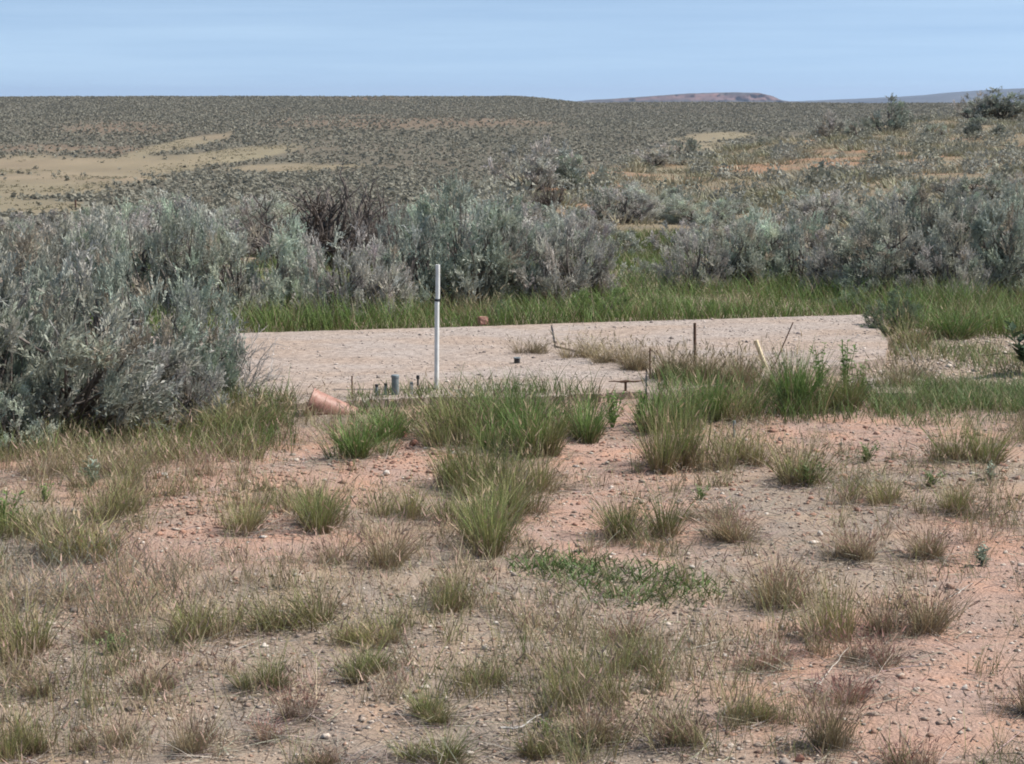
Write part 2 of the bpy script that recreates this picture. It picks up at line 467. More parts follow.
# ------------------------------------------------------------------ mesa and far ridge
def far_hill(name, prof, Y, depth, c_top, c_cliff, c_low, cliff):
    pts = np.array(prof, float)
    n = 160
    ppx = np.linspace(pts[0, 0], pts[-1, 0], n)
    top = CAM_H + (100 - np.interp(ppx, pts[:, 0], pts[:, 1])) / F * Y
    X = (ppx - 512) / F * Y
    levels = np.linspace(0, 1, 26)
    V = []; C = []
    base = -30.0
    for k, l in enumerate(levels):
        if l < .6:                                  # front talus, cliff, then flat top going back
            q = l / .6
            zz = base + (top - base) * (q ** cliff)
            rough = fbm(nzA, X / (Y * .006) + k * .15, np.full(n, k * .4), 4) * Y * .012 * (1 - q * .3)
            yy = Y - depth * .35 * (1 - q) + rough
        else:
            q = (l - .6) / .4
            zz = top - (top - base) * .15 * q ** 3 + fbm(nzB, X / (Y * .004), np.full(n, k * 1.), 3) * .6
            yy = np.full(n, Y + depth * .65 * q)
        V.append(np.stack([X, yy, zz], 1))
        h = np.clip((zz - base) / (top.max() - base), 0, 1)[:, None]
        band = (fbm(nzC, h[:, 0] * 14 + X / 4000, X / (Y * .02), 3) * .5 + .5)[:, None]
        cc = np.where(h > .90, np.array(c_top), np.where(h > .62, np.array(c_cliff), np.array(c_low)))
        cc = cc * (.45 + 1.1 * band)
        if l >= .6: cc = np.ones((n, 3)) * np.array(c_top)
        C.append(cc)
    V = np.concatenate(V); C = np.concatenate(C); m = len(levels)
    ii = (np.arange(m - 1)[:, None] * n + np.arange(n - 1)[None]).ravel()
    Fc = np.stack([ii, ii + 1, ii + n + 1, ii + n], 1)
    o = link(name, mesh_np(name, V, Fc, C, False, [M_FAR])); o['kind'] = 'structure'
    return o
far_hill('mesa', [(540, 106), (590, 100), (620, 98.5), (655, 96), (690, 93.5), (730, 92.5), (757, 93), (770, 96), (778, 100), (800, 103), (860, 107)], 5200, 900,
         (.075, .06, .053), (.135, .078, .068), (.07, .06, .056), 1.3)
far_hill('far_ridge', [(700, 108), (780, 103), (840, 100.5), (900, 98), (950, 95.5), (985, 93), (1010, 90), (1040, 88), (1120, 85), (1300, 86), (1700, 98), (2000, 112)], 9000, 2500,
         (.05, .047, .04), (.06, .052, .045), (.055, .05, .044), 1.0)

# ------------------------------------------------------------------ concrete slabs
def slab(name, pix, zt, zb, seed, rough=.02, step=.07):
    P = np.array([flat(a, b, zt) for a, b in pix])
    out_ = []
    rr = np.random.default_rng(seed)
    for i in range(len(P)):
        a, b = P[i], P[(i + 1) % len(P)]
        n = max(2, int(np.linalg.norm(b - a) / step))
        for k in range(n):
            q = a + (b - a) * k / n
            out_.append(q + rr.normal(0, rough, 2) * (1 if k else .3))
    import bmesh
    bm = bmesh.new()
    top = [bm.verts.new((q[0], q[1], zt)) for q in out_]
    ft = bm.faces.new(top)
    if ft.normal.z < 0: ft.normal_flip()
    r = bmesh.ops.extrude_face_region(bm, geom=[ft])
    low = [v for v in r['geom'] if isinstance(v, bmesh.types.BMVert)]
    for v in low: v.co.z = zb
    bmesh.ops.triangulate(bm, faces=bm.faces[:])
    bmesh.ops.recalc_face_normals(bm, faces=bm.faces[:])
    me = bpy.data.meshes.new(name); bm.to_mesh(me); bm.free()
    me.materials.append(M_CONC)
    o = link(name, me); o['kind'] = 'structure'
    return o
slab('concrete_slab', [(110, 338), (245, 333), (470, 326.5), (560, 323.6), (566, 344.5), (651, 366.5), (653, 391), (520, 397), (430, 397), (330, 402), (210, 408), (90, 404)], .060, -.10, 3, .012)
slab('concrete_slab', [(552, 323.6), (700, 319.5), (866, 314.5), (872, 318), (888, 342), (884, 358), (800, 372), (740, 384), (647, 392.5), (647, 368), (556, 345.5)], .074, -.10, 4, .002)
slab('concrete_slab', [(868, 379), (905, 374), (926, 380), (915, 392), (874, 393)], .055, -.1, 5, .02, .05)

SLABS = [np.array([flat(a, b, .075) for a, b in poly]) for poly in (
    [(110, 338), (245, 333), (470, 326.5), (563, 344.5), (651, 366.5), (653, 391), (520, 397), (430, 397), (330, 402), (210, 408), (90, 404)],
    [(566, 323), (866, 314.5), (888, 342), (884, 358), (800, 372), (740, 384), (657, 391), (655, 367), (568, 345)])]
def in_poly(x, y, P):
    r = np.zeros(len(x), bool)
    for i in range(len(P)):
        x1, y1 = P[i]; x2, y2 = P[(i + 1) % len(P)]
        c = ((y1 > y) != (y2 > y)) & (x < (x2 - x1) * (y - y1) / (y2 - y1 + 1e-12) + x1)
        r ^= c
    return r
def on_slab(x, y): return in_poly(x, y, SLABS[0]) | in_poly(x, y, SLABS[1])
def ground_top(x, y):
    z = H(x, y)
    return np.where(in_poly(x, y, SLABS[1]), .074, np.where(in_poly(x, y, SLABS[0]), .06, z))

# ================================================================== VEGETATION PROTOTYPES
SAGE_A = np.array([.43, .435, .36]); SAGE_B = np.array([.38, .41, .335]); SAGE_GREY = np.array([.43, .41, .36]); SAGE_TAN = np.array([.42, .36, .28])
BARK = np.array([.125, .105, .092]); BARKG = np.array([.27, .245, .225])

def sage(seed, rx=.62, rz=1.0, nclu=105, ntw=14, nleaf=15, leaf=.030, wid=.0085, tint=SAGE_A, dead=0.06, lumps=6, spread=.0, upright=.5):
    """one sagebrush at real size: gnarled branches, then sprays of small upright leaves"""
    rg = np.random.default_rng(seed)
    gb, gl = Geo(), Geo()
    # lumpy crown made of several boughs
    lump_d = unit(np.stack([rg.normal(0, 1, lumps), rg.normal(0, 1, lumps), rg.uniform(-.05, 1.1, lumps)], 1))
    lump_r = rg.uniform(.82, 1.05, lumps)
    ends = []
    for i in range(nclu):
        l = rg.integers(lumps)
        d = unit(lump_d[l] + rg.normal(0, .25, 3))
        if d[2] < -.06: d[2] = abs(d[2]) * .3
        r = lump_r[l] * rg.uniform(.28, 1.0) ** .5
        e = np.array([d[0] * rx * r, d[1] * rx * r, .12 * rz + d[2] * rz * .80 * r])
        if rg.random() < .22: e[2] = rz * rg.uniform(.04, .28); e[:2] *= rg.uniform(.75, 1.05)
        ends.append((e, l))
    # bough trunks
    bough = {}
    for l in range(lumps):
        d = lump_d[l] * np.array([rx, rx, rz * .8]) * .55 + np.array([0, 0, .10 * rz])
        p0 = np.append(rg.normal(0, .05, 2), -.04); m = d * .5 + rg.normal(0, .05, 3); m[2] = abs(m[2]) * .8
        t = np.linspace(0, 1, 8)[:, None]
        P = p0 * (1 - t) ** 2 + 2 * m * t * (1 - t) + d * t * t + rg.normal(0, .010, (8, 3)) * np.sin(t * math.pi)
        tube_path(gb, P, np.linspace(.026, .011, 8) * rg.uniform(.8, 1.3), BARK * rg.uniform(.7, 1.2), 6)
        bough[l] = P
    TB, TD, TS, TL, TC = [], [], [], [], []
    for e, l in ends:
        P0 = bough[l]; s = P0[rg.integers(3, 8)]
        mid = (s + e) / 2 + rg.normal(0, .04, 3) + np.array([0, 0, -.03])
        t = np.linspace(0, 1, 6)[:, None]
        P = s * (1 - t) ** 2 + 2 * mid * t * (1 - t) + e * t * t
        isdead = rg.random() < dead
        tube_path(gb, P, np.linspace(.0085, .0035, 6), (BARKG if isdead else BARK * 1.2) * rg.uniform(.75, 1.25), 4)
        dirn = unit(unit(e - np.array([0, 0, .1 * rz])) * (1 - upright) + np.array([0, 0, 1.]) * upright + rg.normal(0, .15, 3))
        k = max(4, int(ntw * rg.uniform(.7, 1.3)))
        td = unit(dirn + rg.normal(0, .48, (k, 3)))
        tl = rg.uniform(.075, .15, k) * (1.1 if isdead else 1) * (.7 + .3 * rz)
        tb = e + rg.normal(0, .03, (k, 3)) - td * .04
        cl = tint * rg.uniform(.70, 1.22) * (1 + rg.normal(0, .03, 3))
        if isdead: cl = BARKG * rg.uniform(.8, 1.35)
        elif rg.random() < .06: cl = SAGE_TAN * rg.uniform(.75, 1.05)
        sd = unit(np.cross(td, rg.normal(0, 1, (k, 3))))
        cols = np.repeat((cl * .8)[None, None, :], k, 0) * np.ones((k, 3, 1))
        strips(gb if isdead else gl, tb, td, sd, tl, np.full(k, .0045), rg.normal(0, .02, (k, 3)), cols, 2, .3)
        if not isdead:
            TB.append(tb); TD.append(td); TL.append(tl); TC.append(np.repeat(cl[None], k, 0))
    TB = np.concatenate(TB); TD = np.concatenate(TD); TL = np.concatenate(TL); TC = np.concatenate(TC)
    n = len(TB) * nleaf
    ti = np.repeat(np.arange(len(TB)), nleaf)
    s = np.tile(np.linspace(.25, 1.02, nleaf), len(TB)) + rg.normal(0, .03, n)
    D = TD[ti]
    ax = unit(np.cross(D, rg.normal(0, 1, (n, 3))))
    ld = unit(D * rg.uniform(.8, 1.3, (n, 1)) + ax * rg.uniform(.3, .75, (n, 1)))
    b = TB[ti] + D * (TL[ti] * s)[:, None]
    L = leaf * rg.uniform(.7, 1.35, n)
    sd = unit(np.cross(ld, rg.normal(0, 1, (n, 3))))
    W = wid * rg.uniform(.7, 1.3, n)
    v0 = b; v1 = b + ld * (L * .62)[:, None] + sd * (W * .5)[:, None]; v2 = b + ld * L[:, None]; v3 = b + ld * (L * .62)[:, None] - sd * (W * .5)[:, None]
    V = np.stack([v0, v1, v2, v3], 1).reshape(-1, 3)
    C = np.repeat(TC[ti] * rg.uniform(.85, 1.15, (n, 1)), 4, 0)
    gl.add(V, np.arange(4 * n).reshape(-1, 4), C)
    return gb.mesh('branches', [M_BARK]), gl.mesh('foliage', [M_LEAF])

def dead_shrub(seed, rx=.55, rz=.9, n1=14, n2=9, n3=5, col=BARK, thick=1.0):
    rg = np.random.default_rng(seed)
    g1, g2 = Geo(), Geo()
    for i in range(n1):
        a = rg.uniform(0, 6.283); el = rg.uniform(.45, 1.3)
        e = np.array([math.cos(a) * math.cos(el) * rx, math.sin(a) * math.cos(el) * rx, math.sin(el) * rz]) * rg.uniform(.7, 1)
        m = e * .5 + rg.normal(0, .07, 3); m[2] = abs(m[2]) * .75
        t = np.linspace(0, 1, 9)[:, None]
        p0 = np.append(rg.normal(0, .06, 2), -.04)
        P = p0 * (1 - t) ** 2 + 2 * m * t * (1 - t) + e * t * t + rg.normal(0, .012, (9, 3)) * t
        c = col * rg.uniform(.7, 1.3)
        tube_path(g1, P, np.linspace(.020, .005, 9) * rg.uniform(.7, 1.2) * thick, c, 5)
        for j in range(n2):
            k = rg.integers(3, 9); s = P[k]
            d = unit(unit(e) + rg.normal(0, .5, 3) + np.array([0, 0, .25])); ln = rg.uniform(.12, .32)
            Q = s + d * np.linspace(0, ln, 5)[:, None] + rg.normal(0, .012, (5, 3)) * np.linspace(0, 1, 5)[:, None]
            tube_path(g2, Q, np.linspace(.0055, .0022, 5) * thick, c * rg.uniform(.8, 1.3), 4)
            b = Q[rg.integers(1, 5, n3)]; dd = unit(d + rg.normal(0, .5, (n3, 3)))
            strips(g2, b, dd, unit(np.cross(dd, rg.normal(0, 1, (n3, 3)))), rg.uniform(.06, .16, n3), np.full(n3, .004), rg.normal(0, .02, (n3, 3)), np.ones((n3, 3, 3)) * c * 1.25, 2, .4)
    return g1.mesh('branches', [M_BARK]), g2.mesh('twigs', [M_BARK])

SAGES = {
    'a': sage(11, tint=SAGE_A, lumps=13), 'b': sage(12, tint=SAGE_B, lumps=12), 'c': sage(13, tint=SAGE_A * .95, lumps=15),
    'd': sage(14, tint=SAGE_B * .95, lumps=13, upright=.6), 'g': sage(15, tint=SAGE_GREY, dead=.22, lumps=14), 'h': sage(16, tint=SAGE_GREY * .95, dead=.16, lumps=13, upright=.55),
    'x': sage(17, rx=.72, nclu=225, tint=SAGE_A, lumps=20, dead=.08), 'y': sage(18, rx=.72, nclu=200, tint=SAGE_B, lumps=18, dead=.10),
    'q': sage(24, tint=SAGE_B * 1.22, lumps=12, nclu=130, upright=.5),
    'v': sage(22, nclu=80, lumps=9, tint=np.array([.20, .27, .095]), dead=.02), 'w': sage(23, nclu=80, lumps=9, tint=np.array([.21, .26, .16]), dead=.05),
    'm': sage(19, lumps=10, nclu=70, ntw=9, nleaf=8, leaf=.055, wid=.018, tint=SAGE_A * .9), 'n': sage(20, lumps=10, nclu=70, ntw=9, nleaf=8, leaf=.055, wid=.018, tint=SAGE_GREY * .9, dead=.15),
    'o': sage(21, nclu=80, ntw=9, nleaf=8, leaf=.055, wid=.018, tint=SAGE_B * .8, lumps=11),
}
DEADS = {'k': dead_shrub(31, n2=13, thick=1.5), 'l': dead_shrub(32, n1=18, n2=13, col=BARK * .95, thick=1.6), 'p': dead_shrub(33, rx=.7, rz=.6, n1=16, n2=10, n3=7, col=BARKG * 1.45, thick=.8)}

def shrub(kind, px, base, hpx, wpx, label, Y=None, rot=None, cat='shrub', name=None, group=None, tilt=0.0):
    """base: image row of its foot (or None with Y given); hpx,wpx its size in the photograph"""
    if Y is None: x, y, z = hit(px, base)
    else: x, y, z = at(px, Y)
    d = y * CT - (z - CAM_H) * ST
    h = hpx * d / F; wd = wpx * d / F * (1.18 if kind in SAGES else 1)
    table = SAGES if kind in SAGES else DEADS
    b, f = table[kind]
    if not hasattr(shrub, kind):
        bb = np.zeros(len(f.vertices) * 3, np.float32); f.vertices.foreach_get('co', bb); bb = bb.reshape(-1, 3)
        lo, hi = np.percentile(bb, 1.5, axis=0), np.percentile(bb, 99.6, axis=0)
        setattr(shrub, kind, (max(hi[0] - lo[0], hi[1] - lo[1]), hi[2]))
    W0, H0 = getattr(shrub, kind)
    nm = name or ('sagebrush' if kind in SAGES else 'dead_shrub')
    e = bpy.data.objects.new(nm, None); COL.objects.link(e)
    e.empty_display_size = .1
    e.location = (x, y, z - .02)
    e.rotation_euler = (0, tilt, rot if rot is not None else (px * 1.37 + hpx) % 6.283)
    e.scale = (wd / W0, wd / W0, h / H0)
    link('branches', b, e)
    link('foliage' if kind in SAGES else 'twigs', f, e)
    tag(e, label, cat, group)
    return e

# ---- bunch grasses
def tuft(seed, n=190, h=.40, r=.10, lean=.28, c0=(.20, .14, .085), c1=(.15, .19, .055), c2=(.24, .23, .10), head=.25, headc=(.34, .25, .16), dry=.15, wid=.0036, skirt=90):
    rg = np.random.default_rng(seed)
    g = Geo()
    a = rg.uniform(0, 6.283, n); q = np.sqrt(rg.random(n)) * r
    b = np.stack([np.cos(a) * q, np.sin(a) * q * .9, np.full(n, -.02)], 1)
    K = 5; kc = rg.normal(0, r * .75, (K, 2)); kh = rg.uniform(.55, 1.1, K); kl = rg.normal(0, .13, (K, 2)); ki = rg.choice(K, n, p=rg.dirichlet(np.full(K, 2.5)))
    b[:, :2] = b[:, :2] * .55 + kc[ki]
    out_ = np.stack([np.cos(a + rg.normal(0, .5, n)), np.sin(a + rg.normal(0, .5, n)), np.zeros(n)], 1)
    k = (q / r)[:, None]
    d = unit(np.array([0, 0, 1.]) + out_ * k * lean * rg.uniform(.5, 1.3, (n, 1)) + rg.normal(0, .10, (n, 3)) + np.concatenate([kl[ki], np.zeros((n, 1))], 1))
    L = h * kh[ki] * rg.uniform(.40, 1.05, n) * (1 + .25 * (rg.random(n) < .12))
    bend = out_ * (L * rg.uniform(0, .32, n))[:, None] - np.array([0, 0, 1.]) * (L * rg.uniform(0, .10, n))[:, None]
    seg = 3
    c0, c1, c2 = map(np.array, (c0, c1, c2))
    t = np.linspace(0, 1, seg + 1)
    grad = np.stack([c0, c0 * .35 + c1 * .65, c1, c2])
    cols = grad[None] * rg.uniform(.75, 1.25, (n, 1, 1)) * (1 + rg.normal(0, .06, (n, 1, 3)))
    dm = rg.random(n) < dry
    cols[dm] = np.array([.33, .26, .16]) * rg.uniform(.7, 1.15, (dm.sum(), 1, 1))
    sd = unit(np.cross(d, rg.normal(0, 1, (n, 3))))
    P = strips(g, b, d, sd, L, wid * rg.uniform(.7, 1.3, n), bend, np.clip(cols, .01, 1), seg)
    hm = rg.random(n) < head
    m = int(hm.sum())
    if m:
        tip = P[hm, -1]; dd = unit(P[hm, -1] - P[hm, -2])
        hc = np.array(headc) * rg.uniform(.7, 1.3, (m, 1, 1)) * np.ones((m, 3, 1))
        strips(g, tip - dd * .03, dd, unit(np.cross(dd, rg.normal(0, 1, (m, 3)))), rg.uniform(.03, .06, m), np.full(m, .0065), rg.normal(0, .008, (m, 3)), hc, 2, .2)
    m2 = int(n * .7)      # short dark blades added at the foot to deepen the tuft's shadow
    i2 = rg.integers(0, n, m2); a2 = rg.uniform(0, 6.283, m2); o2 = np.stack([np.cos(a2), np.sin(a2), np.zeros(m2)], 1)
    d2 = unit(np.array([0, 0, 1.]) + o2 * rg.uniform(.1, .8, (m2, 1))); L2 = h * rg.uniform(.14, .42, m2)
    cc2 = (c0 * .6 + np.array([.26, .20, .13]) * .4) * rg.uniform(.6, 1.2, (m2, 1, 1)) * np.ones((m2, 3, 1))
    strips(g, b[i2] + o2 * .01, d2, unit(np.cross(d2, rg.normal(0, 1, (m2, 3)))), L2, np.full(m2, .0042), o2 * (L2 * .2)[:, None], cc2, 2)
    if skirt:           # last year's dead leaves lying round the foot
        a = rg.uniform(0, 6.283, skirt); o = np.stack([np.cos(a), np.sin(a), np.zeros(skirt)], 1)
        dd = unit(o + np.array([0, 0, .45]) * rg.uniform(.3, 1.4, (skirt, 1)))
        L = rg.uniform(.10, .24, skirt) * h / .4
        cc = np.array([.30, .245, .18]) * rg.uniform(.6, 1.15, (skirt, 1, 1)) * np.ones((skirt, 4, 1))
        strips(g, o * r * .5, dd, unit(np.cross(dd, rg.normal(0, 1, (skirt, 3)))), L, np.full(skirt, .0035), np.array([0, 0, -1.]) * (L * .35)[:, None], cc, 3)
    return g.mesh('bunchgrass', [M_GRASS])

TUFTS = {}
def kindset(k, cnt, **kw):
    TUFTS[k] = [tuft(hash_seed + i, **kw) for i, hash_seed in enumerate([100 * (ord(k[0]) - 90)] * cnt)]
kindset('green', 5, n=520, wid=.0032, c1=(.185, .215, .070), c2=(.29, .28, .125), head=.15, dry=.10)
kindset('lush', 3, n=420, lean=.26, c0=(.13, .13, .055), c1=(.115, .19, .05), c2=(.19, .25, .085), head=.10, dry=.08, wid=.0040, skirt=25)
kindset('olive', 6, n=410, wid=.0029, c0=(.23, .16, .10), c1=(.23, .245, .085), c2=(.33, .295, .145), head=.3, dry=.2)
kindset('brown', 6, n=340, wid=.0028, h=.36, lean=.36, c0=(.22, .16, .11), c1=(.26, .215, .115), c2=(.32, .235, .165), head=.5, headc=(.32, .205, .16), dry=.35)
kindset('red', 5, n=220, wid=.0027, h=.32, lean=.34, c0=(.22, .145, .11), c1=(.27, .18, .12), c2=(.31, .195, .15), head=.7, headc=(.33, .175, .145), dry=.3)
kindset('straw', 4, n=330, h=.3, lean=.4, wid=.003, c0=(.20, .15, .09), c1=(.27, .22, .125), c2=(.34, .28, .165), head=.3, headc=(.30, .24, .15), dry=.4, skirt=20)
kindset('pale', 3, n=260, wid=.0028, h=.34, lean=.5, c0=(.26, .20, .14), c1=(.30, .26, .17), c2=(.36, .30, .20), head=.3, headc=(.33, .25, .17), dry=.6)
TW, TH = .30, .38
tuft_spots = []
def grass(kind, px, base, wpx, hpx, label, name='bunchgrass', group='bunchgrass tufts on the bare ground', zf=None):
    x, y, z = hit(px, base)
    if zf is not None:
        x, y = flat(px, base, zf); z = float(ground_top(np.array([x]), np.array([y]))[0])
    d = y * CT - (z - CAM_H) * ST
    me = TUFTS[kind][int(px * 7 + base) % len(TUFTS[kind])]
    o = link(name, me, None, (x, y, z), (0, 0, (px * 2.1 + base) % 6.283), (wpx * d / F / TW, wpx * d / F / TW, hpx * d / F / TH))
    tag(o, label, 'grass tuft', group)
    tuft_spots.append((x, y, wpx * d / F))
    return o

def forb(seed, n=14, h=.3, lw=.018, ll=.06, col=(.14, .22, .065), spread=.35, per=9):
    """leafy weed: several upright stems with paired broad leaves"""
    rg = np.random.default_rng(seed); g1, g2 = Geo(), Geo()
    for i in range(n):
        a = rg.uniform(0, 6.283); r = rg.uniform(0, spread)
        e = np.array([math.cos(a) * r * h, math.sin(a) * r * h, h * rg.uniform(.55, 1)])
        t = np.linspace(0, 1, 5)[:, None]
        P = np.array([0, 0, -.02]) * (1 - t) + e * t ** 1.2 + rg.normal(0, .006, (5, 3)) * t
        tube_path(g1, P, np.linspace(.004, .002, 5), np.array(col) * 1.1, 4)
        q = rg.uniform(.2, 1, per); b = np.stack([np.interp(q, t[:, 0], P[:, j]) for j in range(3)], 1)
        a2 = rg.uniform(0, 6.283, per); d = unit(np.stack([np.cos(a2), np.sin(a2), rg.uniform(.3, 1.2, per)], 1))
        sd = unit(np.cross(d, np.array([0, 0, 1.])))
        L = ll * rg.uniform(.6, 1.2, per) * (1.15 - .5 * q); W = lw * rg.uniform(.7, 1.2, per)
        up = np.cross(sd, d)
        V = np.stack([b, b + d * (L * .45)[:, None] + sd * (W / 2)[:, None] + up * .004, b + d * L[:, None] - up * (L * .15)[:, None], b + d * (L * .45)[:, None] - sd * (W / 2)[:, None] + up * .004], 1).reshape(-1, 3)
        C = np.repeat(np.array(col) * rg.uniform(.75, 1.3, (per, 1)), 4, 0)
        g2.add(V, np.arange(4 * per).reshape(-1, 4), C)
    return g1.mesh('stems', [M_GRASS]), g2.mesh('leaves', [M_GRASS])
def forb_thing(mesh2, px, base, hpx, label, h0, name='leafy_weed', cat='weed', Y=None, rot=0.0, wide=1.0):
    x, y, z = hit(px, base) if Y is None else at(px, Y)
    s = hpx * (y * CT - (z - CAM_H) * ST) / F / h0
    e = bpy.data.objects.new(name, None); COL.objects.link(e); e.empty_display_size = .05
    e.location = (x, y, z); e.rotation_euler = (0, 0, rot); e.scale = (s * wide, s * wide, s)
    link('stems', mesh2[0], e); link('leaves', mesh2[1], e)
    tag(e, label, cat)
    return e

# ================================================================== SAGEBRUSH
S = shrub
# -- the big clump at the left, in front of the pad
S('x', 48, 432, 190, 240, 'largest grey-green sagebrush at the left edge, its foot in shaded grass')
S('y', 150, 412, 152, 150, 'tall silvery sagebrush left of the concrete pad, overlapping its corner')
S('y', -35, 440, 205, 170, 'sagebrush cut by the left edge of the picture, nearest of the left clump', rot=1.0)
S('a', 92, 398, 172, 110, 'upright sagebrush in the left clump behind the two biggest bushes')
S('p', 218, 410, 100, 120, 'pale grey dead shrub with bristling twigs leaning over the left pad corner')
S('g', 172, 428, 90, 90, 'half-dead grey sagebrush low at the right foot of the left clump')
S('b', 12, 452, 70, 70, 'low blue-green sagebrush bough at the bottom of the left clump', rot=2)
S('h', 215, 396, 66, 56, 'small greyish sagebrush at the pad end of the left clump')
# -- row behind the green grass strip, left half
S('c', 130, 322, 118, 120, 'grey sagebrush rising behind the left clump')
S('c', 14, 328, 112, 130, 'grey sagebrush behind the left clump, cut by the left edge')
S('a', 72, 324, 110, 110, 'grey-green sagebrush behind the tallest left bush')
S('d', 188, 324, 122, 95, 'upright grey-green sagebrush behind the left end of the pad')
S('a', 238, 322, 112, 90, 'sagebrush behind the pad beside the leaning dead twigs')
S('q', 282, 318, 100, 85, 'bluish sagebrush behind the pad, above the terracotta pipe')
S('g', 335, 320, 92, 90, 'pale twiggy sagebrush behind the pad, in front of the dark dead branches')
S('h', 376, 318, 80, 70, 'low grey sagebrush directly behind the pad, left of the white pipe')
S('d', 415, 312, 105, 80, 'dark-footed sagebrush just left of the top of the white pipe')
S('q', 462, 308, 128, 118, 'big blue-green sagebrush behind the top of the white pipe', rot=.4)
S('d', 503, 306, 108, 80, 'sagebrush right of the big blue-green bush behind the pipe')
S('g', 548, 304, 98, 100, 'grey twiggy sagebrush behind the red brick and green grass')
S('h', 582, 302, 82, 62, 'rounded grey sagebrush left of the green gap in the thicket')
S('v', 601, 318, 32, 50, 'rounded bright green bush in the grass strip behind the pad', name='green_bush')
S('w', 892, 334, 46, 50, 'dull blue-green bush at the far right corner of the pad', name='green_bush')
S('v', 700, 316, 18, 34, 'low green bush in the grass strip behind the rusty stake', name='green_bush')
S('w', 500, 322, 24, 30, 'small dull green bush beside the red brick', name='green_bush')
S('w', 852, 312, 22, 36, 'low dull green bush in the grass strip at the right pad end', name='green_bush')
S('v', 330, 328, 20, 36, 'low green bush at the left end of the grass strip', name='green_bush')
# dark dead skeletons
S('l', 325, None, 94, 150, 'dark dead shrub with bare arching branches above the sagebrush row', Y=22.5)
S('k', 374, None, 98, 80, 'narrow dark dead shrub with upright bare branches, right of the arching one', Y=21.5)
S('k', 278, None, 76, 76, 'small dark dead shrub at the left of the bare branches', Y=23, rot=2.2)
S('l', 400, None, 78, 60, 'dark bare twigs poking out beside the big blue-green bush', Y=20.5, rot=1.4)
# -- right half of the row
S('m', 640, 284, 26, 40, 'low sagebrush standing before the green gap in the thicket')
S('g', 694, 292, 66, 60, 'grey sagebrush beside the green gap, behind the rusty stake')
S('c', 722, 288, 72, 80, 'sagebrush behind the right half of the pad, left of the leaning stake')
S('q', 765, 284, 76, 75, 'upright sagebrush above the leaning wooden stake')
S('d', 805, 290, 78, 70, 'sagebrush left of the big dark bush behind the pad end')
S('h', 845, 296, 70, 70, 'pale grey sagebrush at the left foot of the big dark bush')
S('x', 912, 298, 108, 135, 'big dark rounded sagebrush behind the far right end of the pad', rot=2.6)
S('c', 968, 300, 90, 100, 'sagebrush between the big dark bush and the right edge')
S('y', 1018, 296, 108, 110, 'tall sagebrush at the right edge behind the grass strip')
S('b', 880, 304, 60, 70, 'low silvery sagebrush in front of the big dark bush')
S('g', 946, 306, 62, 70, 'low grey sagebrush at the right foot of the big dark bush')
# -- on the slope behind
S('m', 622, None, 34, 46, 'low sagebrush at the left rim of the green gap', Y=24)
S('n', 676, None, 38, 44, 'low grey sagebrush at the right rim of the green gap', Y=24.5)
S('k', 550, None, 36, 44, 'small dark twiggy shrub on the orange slope', Y=34)
S('n', 525, None, 50, 62, 'tall grey shrub on the slope skyline, left of its dark round neighbour', Y=44)
S('o', 578, None, 40, 52, 'dark round sagebrush on the slope skyline right of a grey one', Y=45)
S('n', 552, None, 48, 40, 'grey shrub squeezed between two larger ones on the slope skyline', Y=46)
S('o', 885, None, 36, 38, 'round dark sagebrush standing out on the crest of the right spur', Y=78)
S('n', 831, None, 28, 28, 'pale sagebrush on the crest left of the round dark one', Y=77)
S('m', 860, None, 20, 30, 'low sagebrush just below the crest between two rounder bushes', Y=72)
S('o', 1003, None, 30, 56, 'largest dark bush on the skyline at the right edge', Y=84)
S('n', 972, None, 28, 34, 'grey bush on the crest left of the largest skyline bush', Y=84)
S('o', 985, None, 22, 32, 'small dark bush below the skyline bushes at the right', Y=66)
S('o', 680, None, 18, 26, 'small dark bush alone on the lower spur slope', Y=38)
S('m', 686, None, 26, 32, 'lone grey-green bush on the middle of the spur crest', Y=62)
S('m', 935, None, 16, 26, 'low bush beneath the crest right of the round dark sagebrush', Y=70)
S('n', 655, None, 22, 40, 'wide pale bush on the spur crest in front of the valley', Y=58)
# -- thicket filling the band behind the row
rg = np.random.default_rng(77)
zones = [(0, 130, 23, 30, 9, 'grey-green sagebrush in the thicket behind the left clump', 52),
         (130, 300, 22, 29, 11, 'grey-green sagebrush in the thicket left of the dead branches', 54),
         (300, 520, 23, 29, 11, 'grey-green sagebrush in the thicket between dead branches and slope', 52),
         (520, 700, 22.5, 31, 13, 'grey-green sagebrush in the thicket around the green gap', 46),
         (700, 860, 22, 33, 15, 'grey-green sagebrush below the spur, left of the dark bush', 38),
         (860, 1060, 22.5, 36, 17, 'grey-green sagebrush below the spur, right of the dark bush', 42)]
ORD = 'first second third fourth fifth sixth seventh eighth ninth tenth eleventh twelfth thirteenth fourteenth fifteenth sixteenth seventeenth'.split()
for x0, x1, y0, y1, cnt, lab, hp in zones:
    for i in range(cnt):
        px = x0 + (x1 - x0) * (i + rg.uniform(.1, .9)) / cnt
        Y = rg.uniform(y0, y1)
        if 596 < px < 694 and Y < 31: Y = 31 + 2 * rg.random()
        hh = hp * rg.uniform(.6, 1.2) * (22 / Y) ** .9
        S('abcdghnm'[rg.integers(8)], px, None, hh, hh * rg.uniform(1.2, 1.9), lab.replace('grey-green sagebrush', ORD[i] + ' sagebrush from the left'), Y=Y, rot=rg.uniform(0, 6), group=lab.replace('grey-green sagebrush', 'sagebrush'))

# ================================================================== BUNCHGRASS TUFTS
G = grass
